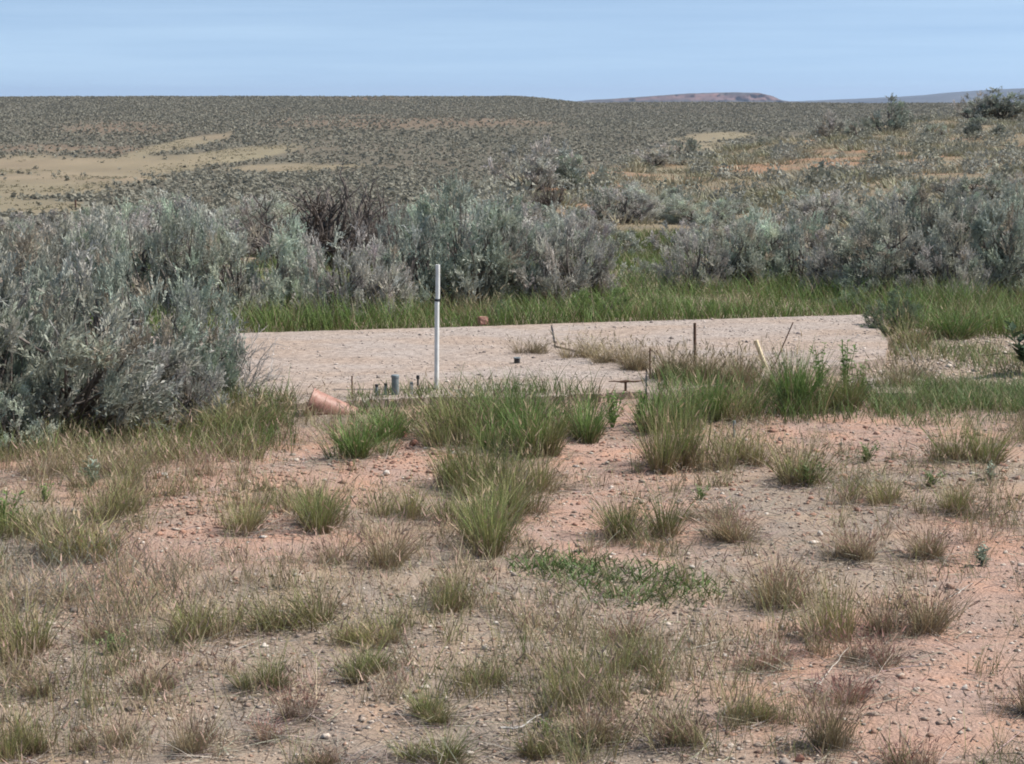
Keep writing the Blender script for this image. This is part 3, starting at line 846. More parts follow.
# along the near edge of the pad
for kind, px, b, wd, h, lab in [
    ('lush', 356, 458, 60, 46, 'dark green grass tuft in front of the terracotta pipe, at its right foot'),
    ('lush', 392, 440, 66, 38, 'green grass tuft below the grey pipe stubs'),
    ('green', 440, 434, 66, 42, 'green grass tuft at the foot of the white pipe'),
    ('olive', 256, 436, 80, 54, 'wide olive grass tuft between the left sagebrush and the terracotta pipe'),
    ('olive', 225, 440, 60, 46, 'olive grass tuft under the dead twigs at the pad corner'),
    ('green', 478, 434, 70, 58, 'green grass tuft right of the white pipe at the pad edge'),
    ('lush', 520, 436, 66, 66, 'tall green grass tuft at the pad edge below the black pipe stub'),
    ('lush', 572, 436, 58, 62, 'bright green grass tuft ending the pad edge row, beside the bare path'),
    ('green', 458, 448, 62, 64, 'green grass tuft at the top left of the dense centre column'),
    ('lush', 496, 452, 62, 72, 'tall green grass tuft at the top middle of the dense centre column'),
    ('green', 536, 452, 60, 64, 'green grass tuft at the top right of the dense centre column'),
    ('green', 470, 490, 60, 72, 'green grass tuft on the left side of the dense centre column'),
    ('green', 506, 496, 62, 72, 'green grass tuft in the heart of the dense centre column'),
    ('olive', 526, 512, 56, 56, 'green grass tuft on the right side of the dense centre column'),
    ('green', 484, 524, 58, 62, 'green grass tuft low on the left of the centre column'),
    ('green', 496, 548, 74, 78, 'tall yellow-green grass tuft at the bottom of the centre column'),
    ('olive', 548, 490, 60, 50, 'olive grass tuft leaning right of the centre column'),
    ('green', 690, 468, 62, 100, 'tall green grass tuft casting a dark shadow, right of centre'),
    ('lush', 672, 426, 68, 66, 'green grass tuft at the foot of the thin rusty rod'),
    ('lush', 712, 420, 60, 56, 'green grass tuft at the foot of the rusty stake'),
    ('olive', 742, 420, 50, 46, 'olive grass tuft with pale dead skirt behind two round tufts'),
    ('lush', 795, 412, 66, 72, 'dense green grass tuft just right of the leaning wooden stake'),
    ('green', 838, 408, 56, 54, 'green grass tuft beneath the tall leafy weed'),
    ('olive', 756, 462, 56, 48, 'short olive grass tuft between the tall shadowed tuft and the round one'),
    ('olive', 814, 484, 70, 62, 'round olive grass tuft with a dark left foot on pink soil'),
    ('green', 972, 462, 60, 62, 'round green grass tuft with shadow on the pink soil at right'),
    ('olive', 964, 514, 48, 52, 'olive grass tuft below the round green one at right'),
    ('olive', 888, 504, 50, 36, 'thin olive grass tuft between the round tufts on pink soil'),
    ('green', 638, 534, 66, 56, 'flat-topped green grass tuft alone on bare soil in the centre'),
    ('green', 326, 528, 62, 60, 'green grass tuft on the left of the bare pink strip'),
    ('brown', 372, 562, 72, 62, 'spreading brownish grass tuft below the green one on the pink strip'),
    ('olive', 418, 518, 46, 46, 'small olive grass tuft between the pink strip and centre column'),
    ('olive', 252, 532, 48, 50, 'brown-footed olive grass tuft at the left end of the pink strip'),
    ('olive', 446, 606, 56, 60, 'olive grass tuft below the centre column'),
    ('brown', 740, 540, 56, 42, 'brown grass tuft in the middle of the right foreground'),
    ('pale', 700, 520, 52, 34, 'low pale grass tuft right of the flat-topped green one'),
    ('olive', 826, 636, 52, 86, 'tall olive grass tuft with a dense dark foot at right'),
    ('brown', 912, 628, 66, 66, 'brown grass tuft with dead skirt, right of the tall olive one'),
    ('red', 868, 664, 60, 52, 'reddish grass tuft in the middle of the right foreground trio'),
    ('red', 846, 694, 76, 56, 'wide reddish-brown grass tuft behind the shaded front one'),
    ('brown', 818, 750, 62, 80, 'brown grass tuft with a black shadow at the right front'),
    ('brown', 1024, 712, 56, 62, 'brown grass tuft cut by the right edge above the front corner'),
    ('red', 905, 768, 60, 50, 'thin reddish grass at the bottom edge on the right'),
    ('red', 768, 668, 48, 40, 'small reddish grass tuft left of the trio'),
    ('brown', 790, 600, 70, 60, 'sparse brown grass tuft left of the tall olive one'),
    ('brown', 930, 560, 60, 46, 'faded brown grass tuft below the olive ones at right'),
    ('brown', 850, 560, 60, 50, 'faded brown grass tuft in the right middle distance'),
    ('olive', 30, 660, 82, 78, 'broad olive grass tuft at the left edge of the foreground'),
    ('brown', 16, 690, 60, 52, 'brown grass tuft below the broad olive one at the left edge'),
    ('olive', 195, 634, 66, 56, 'olive grass tuft above the grey litter at left'),
    ('olive', 300, 622, 84, 52, 'wide olive grass tuft left of the foreground centre'),
    ('olive', 378, 640, 60, 42, 'low olive grass tuft right of the wide one'),
    ('green', 372, 676, 56, 38, 'short bright green tuft in the gravel left of centre'),
    ('green', 262, 690, 48, 44, 'short green tuft left of the bright gravel one'),
    ('red', 302, 718, 40, 52, 'narrow reddish grass tuft in the gravel at left front'),
    ('red', 272, 738, 36, 34, 'small red-brown grass tuft at the bottom left, left of gravel'),
    ('brown', 200, 752, 44, 62, 'upright brown grass tuft with green tips at the bottom left'),
    ('brown', 106, 744, 50, 40, 'low brown grass tuft on the grey litter at bottom left'),
    ('olive', 20, 762, 62, 66, 'olive grass tuft in the bottom left corner'),
    ('green', 438, 718, 50, 38, 'small green tuft in the gravel below centre'),
    ('green', 430, 764, 66, 38, 'bright green tuft at the bottom edge left of centre'),
    ('olive', 490, 682, 46, 36, 'small olive tuft on gravel near the centre front'),
    ('brown', 330, 768, 48, 36, 'pale brown tuft at the bottom edge in the gravel'),
    ('olive', 560, 700, 66, 60, 'olive grass tuft behind the dark fallen branch'),
    ('red', 632, 640, 50, 52, 'reddish grass tuft below the green mat of low plants'),
    ('olive', 646, 668, 52, 56, 'olive grass tuft in the front centre right of the fallen branch'),
    ('brown', 604, 740, 74, 62, 'wide brown grass tuft at the front centre'),
    ('brown', 680, 748, 64, 60, 'brown grass tuft right of the wide one at the front'),
    ('olive', 742, 720, 50, 44, 'olive tuft at the front left of the shaded brown one'),
    ('olive', 538, 752, 60, 44, 'green-tipped tuft beside the fallen branch at the bottom edge'),
    ('olive', 60, 556, 90, 62, 'wide olive grass patch tuft at left below the red soil'),
    ('green', 10, 536, 56, 52, 'green tuft at the left edge beside the leafy clump'),
    ('olive', 120, 520, 64, 50, 'olive tuft right of the wide grass patch at left'),
    ('pale', 44, 600, 90, 50, 'pale grey-green feathery tuft at the left edge'),
    ('pale', 42, 476, 44, 62, 'straw-coloured tuft at the shaded foot of the left sagebrush'),
    ('pale', 110, 470, 56, 44, 'straw tuft below the left sagebrush beside the small blue plant'),
    ('brown', 110, 640, 60, 40, 'brown tuft on gravel right of the broad olive one at left'),
    ('brown', 150, 690, 60, 50, 'sparse brown tuft in the left foreground'),
    ('straw', 478, 322, 46, 44, 'tall straw grass in the green strip above the red brick'),
    ('straw', 740, 312, 40, 30, 'straw grass in the green strip behind the leaning stake'),
    ('straw', 985, 322, 50, 34, 'straw grass in the green strip near the right edge'),
    ('straw', 640, 316, 34, 24, 'small straw tuft in the green strip below the green gap'),
    ('pale', 945, 336, 40, 22, 'small pale tuft behind the broken concrete'),
    ('lush', 948, 338, 56, 36, 'bright green tuft on the bare strip behind the broken concrete'),
    ('olive', 905, 346, 46, 36, 'dull green tuft at the end of the pad'),
]:
    G(kind, px, b, wd, h, lab)
# dry weeds rooted in the joint of the slabs and round the stakes
for i, (px, b, wd, h, lab) in enumerate([
    (536, 350, 26, 16, 'tiny dry tuft in the slab joint beside the brown stone'), (588, 354, 34, 24, 'dry straw tuft in the slab joint, left of three'),
    (610, 360, 36, 28, 'dry straw tuft in the middle of the slab joint'), (634, 366, 36, 30, 'dry straw tuft at the near end of the slab joint'),
    (668, 376, 44, 40, 'dry straw weed right of the thin rusty rod'), (690, 380, 40, 36, 'dry straw weed at the foot of the rusty stake'),
    (716, 380, 44, 36, 'dry straw weed between the rusty stake and leaning stake'), (736, 384, 40, 46, 'tall dry weed left of the leaning wooden stake'),
    (782, 380, 38, 46, 'tall dry weed behind the leaning wooden stake'), (890, 382, 40, 44, 'dry weed on the broken concrete at right'),
    (905, 372, 36, 30, 'dry weed at the right of the broken concrete')]):
    G('straw', px, b + 2, wd * 1.25, h * 1.2 + 5, lab, name='dry_weed', group='dry weeds in the pad joints', zf=.062)

# ================================================================== LEAFY WEEDS
FB = [forb(41), forb(42, n=10, h=.5, ll=.07, lw=.02, spread=.2, per=14), forb(43, n=16, h=.18, spread=.8, col=(.16, .21, .085)), forb(44, n=9, h=.2, ll=.08, lw=.022, col=(.27, .31, .24), spread=.4), forb(45, n=8, h=.35, ll=.14, lw=.05, col=(.05, .08, .04), spread=.6, per=7)]
T = forb_thing
T(FB[1], 845, 400, 66, 'tall leafy green weed behind the tufts right of the leaning stake', .5)
T(FB[1], 862, 402, 46, 'smaller leafy green weed beside the tall one right of the stake', .5, rot=1)
T(FB[1], 820, 398, 60, 'leafy green weed between the leaning stake and the tallest weed', .5, rot=2)
T(FB[3], 92, 486, 32, 'small blue-grey plant with green foot below the left sagebrush', .2)
T(FB[0], 45, 502, 20, 'small dark green weed on red soil left of the blue-grey plant', .3, wide=1.3)
T(FB[0], 2, 534, 46, 'leafy green clump cut by the left edge', .3, wide=1.4)
T(FB[4], 1030, 374, 52, 'dark broad-leaved plant reaching in at the right edge', .35, wide=1.2)
T(FB[2], 560, 430, 22, 'low green weed at the edge of the bare path', .18)
T(FB[0], 612, 428, 40, 'pale green weed on the bare path below the rusty valve', .3)
T(FB[0], 640, 424, 36, 'bushy green weed left of the thin rusty rod', .3, rot=1)
T(FB[2], 866, 462, 20, 'small green weed on pink soil right of the round olive tuft', .18)
T(FB[2], 930, 486, 16, 'flat green weed on pink soil near the right edge', .18, wide=1.5)
T(FB[2], 700, 500, 16, 'tiny green weed below the tall shadowed tuft', .18)
T(FB[2], 395, 630, 14, 'tiny green weed in the gravel left of centre', .18)
T(FB[2], 112, 654, 22, 'green weed at the foot of a brown tuft in the left foreground', .18, wide=1.2)
T(FB[0], 545, 742, 26, 'bright green sprouts beside the dark fallen branch', .3)
T(FB[2], 808, 486, 26, 'small pale weed at the foot of the round olive tuft', .18)
T(FB[3], 982, 566, 26, 'pale blue-grey plant at the right edge of the foreground', .2)
T(FB[3], 990, 480, 20, 'small greenish plant among twigs at the right edge', .2)

# ================================================================== SMALL THINGS ROUND THE PAD
def box_geo(g, size, col=(1, 1, 1), jit=0.0, rg=None, div=1):
    sx, sy, sz = size
    V = np.array([(x, y, z) for x in (-.5, .5) for y in (-.5, .5) for z in (0, 1)], float) * np.array([sx, sy, sz])
    if jit: V = V + rg.normal(0, jit, V.shape)
    Fc = np.array([(0, 1, 3, 2), (4, 6, 7, 5), (0, 4, 5, 1), (2, 3, 7, 6), (0, 2, 6, 4), (1, 5, 7, 3)])
    g.add(V, Fc, col)
def cyl_mesh(name, r, h, mat, n=18, hollow=False, r2=None, wall=.2):
    g = Geo(); r2 = r if r2 is None else r2
    prof = [(0, 0), (r, 0), (r, 0.001), (r2, h - .001), (r2, h)]
    prof += [(r2 * (1 - wall), h), (r2 * (1 - wall), h * .3), (0, h * .3)] if hollow else [(r2 * .9, h + r2 * .1), (0, h + r2 * .12)]
    th = np.arange(n) / n * 2 * math.pi
    V = np.array([(q * math.cos(t), q * math.sin(t), z) for q, z in prof for t in th])
    m = len(prof); i = np.arange(m - 1)[:, None] * n; j = np.arange(n)[None]; jn = (j + 1) % n
    g.add(V, np.stack([i + j, i + jn, i + n + jn, i + n + j], -1).reshape(-1, 4), (1, 1, 1))
    me = g.mesh(name, [mat])
    return me
def root(name, loc, rot=(0, 0, 0)):
    e = bpy.data.objects.new(name, None); COL.objects.link(e); e.location = loc; e.rotation_euler = rot; e.empty_display_size = .05
    return e
def bevel(o, wd=.004, seg=2):
    m = o.modifiers.new('bevel', 'BEVEL'); m.width = wd; m.segments = seg; return o

# white standing pipe in two lengths
x, y = flat(436.5, 398, .0)
sc = F / (y * CT + CAM_H * ST)
e = root('standing_pipe', (x, y, 0), (0, R(.6), 0))
link('lower_pipe', cyl_mesh('lower_pipe', .0150, 97 / sc + .05, M_PVC), e, (0, 0, -.05))
link('dark_joint', cyl_mesh('dark_joint', .0172, .014, M_BLACK), e, (0, 0, 97 / sc + .001))
link('upper_pipe', cyl_mesh('upper_pipe', .0142, 34 / sc, M_PVC, hollow=True), e, (.004, 0, 97 / sc + .017))
tag(e, 'tall thin white pipe standing upright at the near edge of the concrete pad', 'pipe')

def stub(px, base, top, wpx, mat, label, cap=None, name='pipe_stub', capw=1.25, caph=.018):
    z0 = .06 if px < 430 else .0
    x, y = flat(px, base, z0); s = F / (y * CT + CAM_H * ST)
    h = (base - top) / s; r = wpx / s / 2
    e = root(name, (x, y, z0), (R(px % 3 - 1), R(base % 3 - 1), 0))
    link('pipe', cyl_mesh('pipe', r, h + .05, mat, hollow=cap is None), e, (0, 0, -.05))
    if cap: link('cap', cyl_mesh('cap', r * capw, caph, cap), e, (0, 0, h + .0015))
    tag(e, label, 'pipe', 'capped pipe stubs at the pad edge'); return e
stub(376.5, 395.5, 386.5, 3.0, M_PVCG, 'leftmost thin pipe stub with dark cap beside the wide grey stub', M_BLACK, caph=.012)
stub(385.5, 395, 385.5, 2.6, M_PVCG, 'short thin pipe stub just left of the wide grey stub', M_BLACK, caph=.012)
stub(395.2, 394.5, 377.5, 7.4, M_PVCG, 'widest blue-grey pipe stub with dark cap at the pad edge', M_PVCG, capw=1.12, caph=.014)
stub(411.5, 394, 384.5, 2.8, M_PVC, 'pale thin pipe stub between the wide stub and the dark-headed one', M_PVCG, caph=.012)
stub(418.0, 394, 379, 1.9, M_BLACK, 'thin dark pipe stub with a black knob, nearest the white pipe', M_BLACK, capw=1.7, caph=.022)
stub(782.5, 376, 364, 2.2, M_PVCG, 'small blue-grey pipe stub right of the leaning stake', M_BLACK, capw=1.6, caph=.012)
stub(734.0, 436, 424, 2.2, M_PVCG, 'tiny blue-grey pipe stub in the shade behind the tall tuft', M_PVCG)

def rod(name, px0, py0, px1, py1, wpx, mat, label, cat, Y=None, square=False):
    x, y = flat(px0, py0) if Y is None else at(px0, Y)[:2]
    s = F / (y * CT + CAM_H * ST)
    h = (py0 - py1) / s; dx = (px1 - px0) / s
    g = Geo(); n = 9; t = np.linspace(-.06 / h, 1, n)[:, None]
    P = np.array([[dx, 0, h]]) * t
    tube_path(g, P, np.full(n, wpx / s / 2 * (1.2 if square else 1)), (1, 1, 1), 4 if square else 8)
    k = 4 if square else 8                                   # close the top
    top = g.v[-1][-k:]; g.add(np.concatenate([top, [top.mean(0)]]), [(i, (i + 1) % k, k) for i in range(k)], (1, 1, 1))
    o = link(name, g.mesh(name, [mat]), None, (x, y, 0 if Y is None else at(px0, Y)[2]))
    return tag(o, label, cat)
rod('rusty_rod', 352, 408, 352.4, 375.5, 1.6, M_RUST, 'thin rusty rod standing between the terracotta pipe and the pipe stubs', 'rod')
rod('rusty_rod', 650, 390, 649.6, 348, 1.6, M_RUST, 'thin rusty rod at the corner of the left slab', 'rod')
rod('rusty_stake', 695, 384, 694, 322.5, 3.0, M_RUST, 'rusty steel stake standing among dry weeds on the pad', 'stake')
o = rod('wooden_stake', 769.5, 378, 755, 340, 4.0, M_WOOD, 'pale wooden stake leaning left at the near edge of the pad', 'stake', square=True)
rod('fence_post', 73, 220, 73, 209.5, 2.0, M_RUST, 'short dark post alone on the tan valley floor at left', 'post', Y=190)

# dry stalks leaning by the stake
for px0, py0, px1, py1, lab in [(770, 376, 792, 322, 'dark dry stalk slanting up right of the leaning stake'), (672, 382, 656, 350, 'dark dry stalk leaning left beside the thin rod')]:
    rod('dry_stalk', px0, py0, px1, py1, 1.2, M_RUST, lab, 'stalk')

# rusty valve handle: stem with a long cross bar
x, y = flat(625.5, 391, .06); s = F / (y * CT + CAM_H * ST)
e = root('valve_handle', (x, y, .06))
link('stem', cyl_mesh('stem', 1.3 / s, 9 / s + .05, M_RUST), e, (0, 0, -.05))
g = Geo(); hb = 9.4 / s
P = np.stack([np.linspace(-17, 18, 15) / s, np.zeros(15), hb + np.array([.2, .5, .6, .4, .1, 0, .1, .4, .5, .2, .0, .3, .6, .9, 1.1]) / s], 1)
tube_path(g, P, np.array([.5, .6, .7, .7, .8, 1.3, 1.4, 1.4, 1.3, .9, 1.0, 1.0, .8, .6, .5]) / s * 1.05, (1, 1, 1), 6)
link('cross_bar', g.mesh('cross_bar', [M_RUST]), e)
tag(e, 'rusty valve handle with long cross bar at the slab corner', 'valve')

# tilted red block, half buried
def rough_block(name, size, mat, matt, seed, cuts=4, amp=.006):
    import bmesh
    bm = bmesh.new(); bmesh.ops.create_cube(bm, size=1)
    for v in bm.verts: v.co = (v.co.x * size[0], v.co.y * size[1], v.co.z * size[2])
    bmesh.ops.bevel(bm, geom=bm.edges[:], offset=min(size) * .07, segments=2, affect='EDGES')
    bmesh.ops.subdivide_edges(bm, edges=bm.edges[:], cuts=cuts, use_grid_fill=True)
    rr = np.random.default_rng(seed)
    for v in bm.verts: v.co += Vector(rr.normal(0, amp, 3))
    bm.normal_update()
    me = bpy.data.meshes.new(name); me.materials.append(mat)
    if matt: me.materials.append(matt)
    for f in bm.faces: f.material_index = 1 if (matt and f.normal.z > .6) else 0
    bm.to_mesh(me); bm.free()
    return me
x, y = flat(329, 416)
s = F / (y * CT + CAM_H * ST)
e = root('clay_pipe', (x, y, .035), (0, R(90 + 24), R(4)))
link('pipe', cyl_mesh('pipe', 13.5 / s, 46 / s, M_BRICK, n=28, hollow=True, r2=14.3 / s, wall=.16), e, (0, 0, -25 / s), (0, 0, 0))
link('rim', cyl_mesh('rim', 15.0 / s, 5 / s, M_BRICK, n=28, hollow=True, wall=.2), e, (0, 0, 17 / s))
e.rotation_euler = (0, R(-66), R(4 + 0))
tag(e, 'short tilted terracotta pipe half sunk in grass at the pad edge', 'pipe')
def rock_mesh(name, size, mat, seed, amp=.18, sub=2):
    import bmesh
    bm = bmesh.new(); bmesh.ops.create_icosphere(bm, subdivisions=sub, radius=.5)
    rr = np.random.default_rng(seed); ks = rr.normal(0, 1, (7, 3)); ks /= np.linalg.norm(ks, axis=1)[:, None]; off = rr.uniform(.28, .45, 7)
    for v in bm.verts:
        p = np.array(v.co)
        for k, of in zip(ks, off):                    # chipped planes
            dd = p @ k
            if dd > of: p = p - k * (dd - of)
        p = p * (1 + rr.normal(0, amp * .12))
        v.co = Vector(p * np.array(size))
    me = bpy.data.meshes.new(name); me.materials.append(mat); bm.to_mesh(me); bm.free(); return me
def rock(px, py, wpx, hpx, mat, label, seed, z=None, name='stone', cat='stone'):
    x, y, zz = hit(px, py)
    if z is not None: x, y = flat(px, py, z); zz = z
    s = F / (y * CT + CAM_H * ST)
    o = link(name, rock_mesh(name, (wpx / s, wpx / s * .8, hpx / s * 1.25), mat, seed), None, (x, y, zz + hpx / s * .35), (0, 0, seed))
    return tag(o, label, cat)
x, y = flat(483, 327.5, .03); s = F / (y * CT + CAM_H * ST)
o = link('brick', rough_block('brick', (9 / s, 7 / s, 7.5 / s), M_BRICK, None, 7, 2, .002), None, (x, y, .055 + 3.9 / s), (0, 0, .4))
tag(o, 'red brick lying at the far edge of the pad against the green grass', 'brick')
x, y = flat(559, 346, .06); s = F / (y * CT + CAM_H * ST)
rock(556, 346, 7, 6.0, M_ROCK, 'brown stone chunk at the start of the slab joint, left of its twin', 8, .058)
rock(563, 346.5, 6, 4.5, M_ROCK, 'smaller brown stone beside the chunk at the start of the slab joint', 9, .058)
# black cut pipe end on the slab
x, y = flat(517, 363, .06); s = F / (y * CT + CAM_H * ST)
e = root('black_pipe_end', (x, y, .061), (0, 0, R(20)))
link('pipe', cyl_mesh('pipe', 3.0 / s, 4.6 / s, M_BLACK, hollow=True), e)
link('rim', cyl_mesh('rim', 3.7 / s, 1.0 / s, M_PVCG, hollow=True), e, (0, 0, 4.62 / s))
tag(e, 'short black pipe end sticking up from the concrete pad', 'pipe')
for i, (px, py, wpx, hpx, mt, lab) in enumerate([
    (386, 476, 9, 6, M_ROCKP, 'white pebble-like stone on bare soil left of the centre column'), (404, 440, 12, 9, M_ROCKR, 'red stone, left of three below the pipe stubs'),
    (414, 446, 10, 7, M_ROCKR, 'small red stone, lowest of three below the pipe stubs'), (428, 440, 12, 8, M_ROCKR, 'red stone, right of three below the pipe stubs'),
    (164, 476, 10, 4, M_ROCKP, 'flat pale stone below the left sagebrush'), (140, 478, 11, 6, M_ROCK, 'dark stone below the left sagebrush beside the pale one'),
    (820, 536, 7, 6, M_ROCKP, 'pale stone among faded tufts in the right middle'), (664, 530, 10, 4, M_ROCKP, 'flat pale stone right of the flat-topped green tuft'),
    (742, 378, 14, 6, M_ROCKP, 'broken pale concrete chunk left of the leaning stake'), (728, 374, 12, 6, M_ROCKP, 'broken pale concrete chunk among the dry weeds'),
    (756, 382, 12, 4, M_ROCKP, 'flat pale concrete chip at the foot of the leaning stake'), (880, 352, 14, 6, M_ROCKP, 'grey concrete rubble at the pad end, upper piece'),
    (872, 362, 16, 6, M_ROCKP, 'grey concrete rubble at the pad end, lower piece'), (918, 336, 18, 9, M_ROCKP, 'pale earth clod behind the broken concrete'),
    (655, 431, 14, 6, M_ROCKP, 'grey stone at the foot of the bushy green weed'), (664, 400, 22, 9, M_ROCK, 'dark broken slab edge right of the rusty valve'),
    (965, 690, 9, 6, M_ROCKP, 'pale stone in the red gravel at lower right'), (800, 762, 12, 8, M_ROCKR, 'red stone at the bottom edge right of centre')]):
    rock(px, py, wpx, hpx, mt, lab, 20 + i)

# fallen sticks
def stick(pts, r0, col, label, name='fallen_stick', cat='stick', lift=.015):
    g = Geo(); P = []
    for px, py, up in pts:
        x, y, z = hit(px, py); P.append((x, y, z + up + lift))
    P = np.array(P); t = np.linspace(0, len(P) - 1, 12)
    P = np.stack([np.interp(t, np.arange(len(P)), P[:, j]) for j in range(3)], 1) + np.random.default_rng(len(label)).normal(0, .0012, (12, 3))
    c0 = P[0].copy(); c0[2] = Hs(c0[0], c0[1])
    tube_path(g, P - c0, np.linspace(r0, r0 * .4, 12), col, 6)
    return tag(link(name, g.mesh(name, [M_BARK]), None, tuple(c0)), label, cat)
stick([(538, 730, 0), (550, 722, .02), (560, 712, .05)], .009, BARK * .5, 'dark crooked fallen branch at the bottom centre')
stick([(500, 736, .01), (520, 736, .01), (540, 726, .02)], .004, (.45, .42, .39), 'pale thin dead twig left of the dark fallen branch')
stick([(818, 690, .0), (834, 678, .03), (848, 666, .05)], .0018, (.55, .5, .43), 'pale straight twig sticking out of the reddish tuft')
stick([(690, 654, .0), (712, 650, .01), (730, 646, .01)], .003, (.45, .4, .34), 'thin pale twig on the ground right of centre front')
stick([(930, 382, .0), (915, 372, .05), (905, 362, .12)], .007, (.22, .19, .165), 'grey branch lying on the broken concrete at right')
stick([(980, 358, .0), (1000, 357, .01), (1022, 357, .01)], .010, (.13, .11, .09), 'dark stick lying on the bare strip at the right edge')
stick([(944, 604, .0), (960, 598, .01), (972, 592, .02)], .0025, (.5, .46, .4), 'pale thin twig near the right edge beside the brown tuft')

# ================================================================== GROUND COVER (nobody could count it)
def stuff(name, g_or_me, mats=None, smooth=False):
    me = g_or_me.mesh(name, mats, smooth) if isinstance(g_or_me, Geo) else g_or_me
    o = link(name, me); o['kind'] = 'stuff'
    return o
def scatter(px0, px1, Y0, Y1, n, rg, mask=None):
    """even scatter over a wedge of ground"""
    y = np.sqrt(rg.random(n) * (Y1 ** 2 - Y0 ** 2) + Y0 ** 2)
    x = (rg.uniform(px0, px1, n) - 512) / F * y
    if mask is not None:
        k = mask(x, y) > rg.random(n); x, y = x[k], y[k]
    return x, y
def blades(name, x, y, h, c0, c1, c2, wid, lean, rg, dry=.1, up=1.0, zoff=0, mat=None, dryc=(.34, .27, .17), headp=0.0, headc=(.24, .14, .11)):
    n = len(x); g = Geo()
    z = ground_top(x, y) + zoff
    b = np.stack([x, y, z - .01 * up], 1)
    a = rg.uniform(0, 6.283, n); o = np.stack([np.cos(a), np.sin(a), np.zeros(n)], 1)
    d = unit(np.array([0, 0, up]) + o * lean * rg.uniform(.1, 1.2, (n, 1)))
    L = h * rg.uniform(.5, 1.15, n)
    bend = o * (L * rg.uniform(0, .4, n))[:, None] - np.array([0, 0, 1.]) * (L * rg.uniform(0, .15, n) * up)[:, None]
    c0, c1, c2 = map(np.array, (c0, c1, c2))
    grad = np.stack([c0, (c0 + c1) / 2, c1, c2])
    cols = grad[None] * rg.uniform(.7, 1.3, (n, 1, 1)) * (1 + rg.normal(0, .07, (n, 1, 3)))
    dm = rg.random(n) < dry
    cols[dm] = np.array(dryc) * rg.uniform(.65, 1.15, (dm.sum(), 1, 1))
    P = strips(g, b, d, unit(np.cross(d, rg.normal(0, 1, (n, 3)))), L, wid * rg.uniform(.7, 1.3, n), bend, np.clip(cols, .01, 1), 3)
    hm = rg.random(n) < headp
    if hm.any():
        m = int(hm.sum()); dd = unit(P[hm, -1] - P[hm, -2])
        strips(g, P[hm, -1] - dd * .02, dd, unit(np.cross(dd, rg.normal(0, 1, (m, 3)))), rg.uniform(.02, .045, m), np.full(m, .006), rg.normal(0, .006, (m, 3)), np.array(headc) * rg.uniform(.7, 1.3, (m, 1, 1)) * np.ones((m, 3, 1)), 2, .2)
    return stuff(name, g, [mat or M_GRASS])

rg = np.random.default_rng(5)
# lush strip behind the pad
def strip_mask(x, y):
    px, py = proj(x, y, .06)
    edge = np.interp(px, [100, 245, 470, 870, 880, 905, 1100], [337, 333, 326, 314.5, 316, 334, 330])
    m = (py < edge - .5) & (py > 262 + 6 * nzA(x * 1.5, y))
    dens = .38 + .62 * sstep(-.35, .35, fbm(nzB, x / .6, y / .5, 3))
    fade = np.where(py < 285, .35, 1.0)
    dens = np.where(py > edge - 9, np.maximum(dens, .95), dens)
    return m * dens * fade
x, y = scatter(90, 1070, 15.5, 23.5, 85000, rg, strip_mask)
px_, py_ = proj(x, y, 0)
hh = .13 + .24 * (fbm(nzC, x / .5, y / .5, 3) * .5 + .5) + .05 * sstep(880, 930, px_)
blades('green_grass', x, y, hh, (.12, .14, .045), (.135, .21, .055), (.22, .26, .10), .0058, .45, rg, dry=.17, headp=.06, headc=(.30, .27, .15))
# green floor in the gap of the thicket
x, y = scatter(600, 700, 22, 28, 9000, rg)
blades('green_grass', x, y, np.full(len(x), .16), (.11, .12, .045), (.12, .17, .05), (.18, .205, .075), .010, .4, rg, dry=.2)
# olive grass right of the pad (foreground side)
def right_mask(x, y):
    px, py = proj(x, y, 0)
    return (sstep(856, 886, px) * sstep(386, 394, py) * sstep(424, 408, py + 6 * nzA(x * 3, y * 3))) * (.45 + .55 * sstep(-.4, .3, fbm(nzB, x / .35, y / .35, 3)))
x, y = scatter(840, 1080, 11.5, 13.6, 16000, rg, right_mask)
blades('green_grass', x, y, np.full(len(x), .15), (.13, .13, .06), (.115, .17, .055), (.19, .21, .10), .0045, .6, rg, dry=.15)
x, y = scatter(880, 1090, 13.0, 16.6, 9000, rg, lambda x, y: (~on_slab(x, y)) * sstep(-.15, .35, fbm(nzC, x / .5, y / .4, 3)) * .8)
blades('green_grass', x, y, .06 + .14 * rg.random(len(x)), (.14, .13, .06), (.14, .19, .065), (.23, .24, .11), .0050, .55, rg, dry=.25)
# row of grass along the near edge of the pad
def row_mask(x, y):
    px, py = proj(x, y, 0)
    top = np.interp(px, [180, 300, 420, 600], [408, 408, 398, 400]); bot = np.interp(px, [180, 300, 330, 420, 440, 500, 600], [446, 446, 450, 432, 430, 440, 434])
    a = (px > 190) & (px < 600) & (py > top) & (py < bot)
    b2 = (px > 652) & (px < 860) & (py > 388) & (py < 424)
    return ((a & ~((px > 298) & (px < 350))) | b2) * (.4 + .6 * sstep(-.3, .3, fbm(nzB, x / .3, y / .3, 3)))
x, y = scatter(180, 880, 10.8, 13.5, 24000, rg, row_mask)
blades('green_grass', x, y, (.05 + .08 * rg.random(len(x))) * np.where((proj(x, y, 0)[0] > 350) & (proj(x, y, 0)[0] < 446), 1.0, 1.75), (.13, .13, .06), (.12, .19, .05), (.17, .21, .08), .0045, .45, rg, dry=.12)
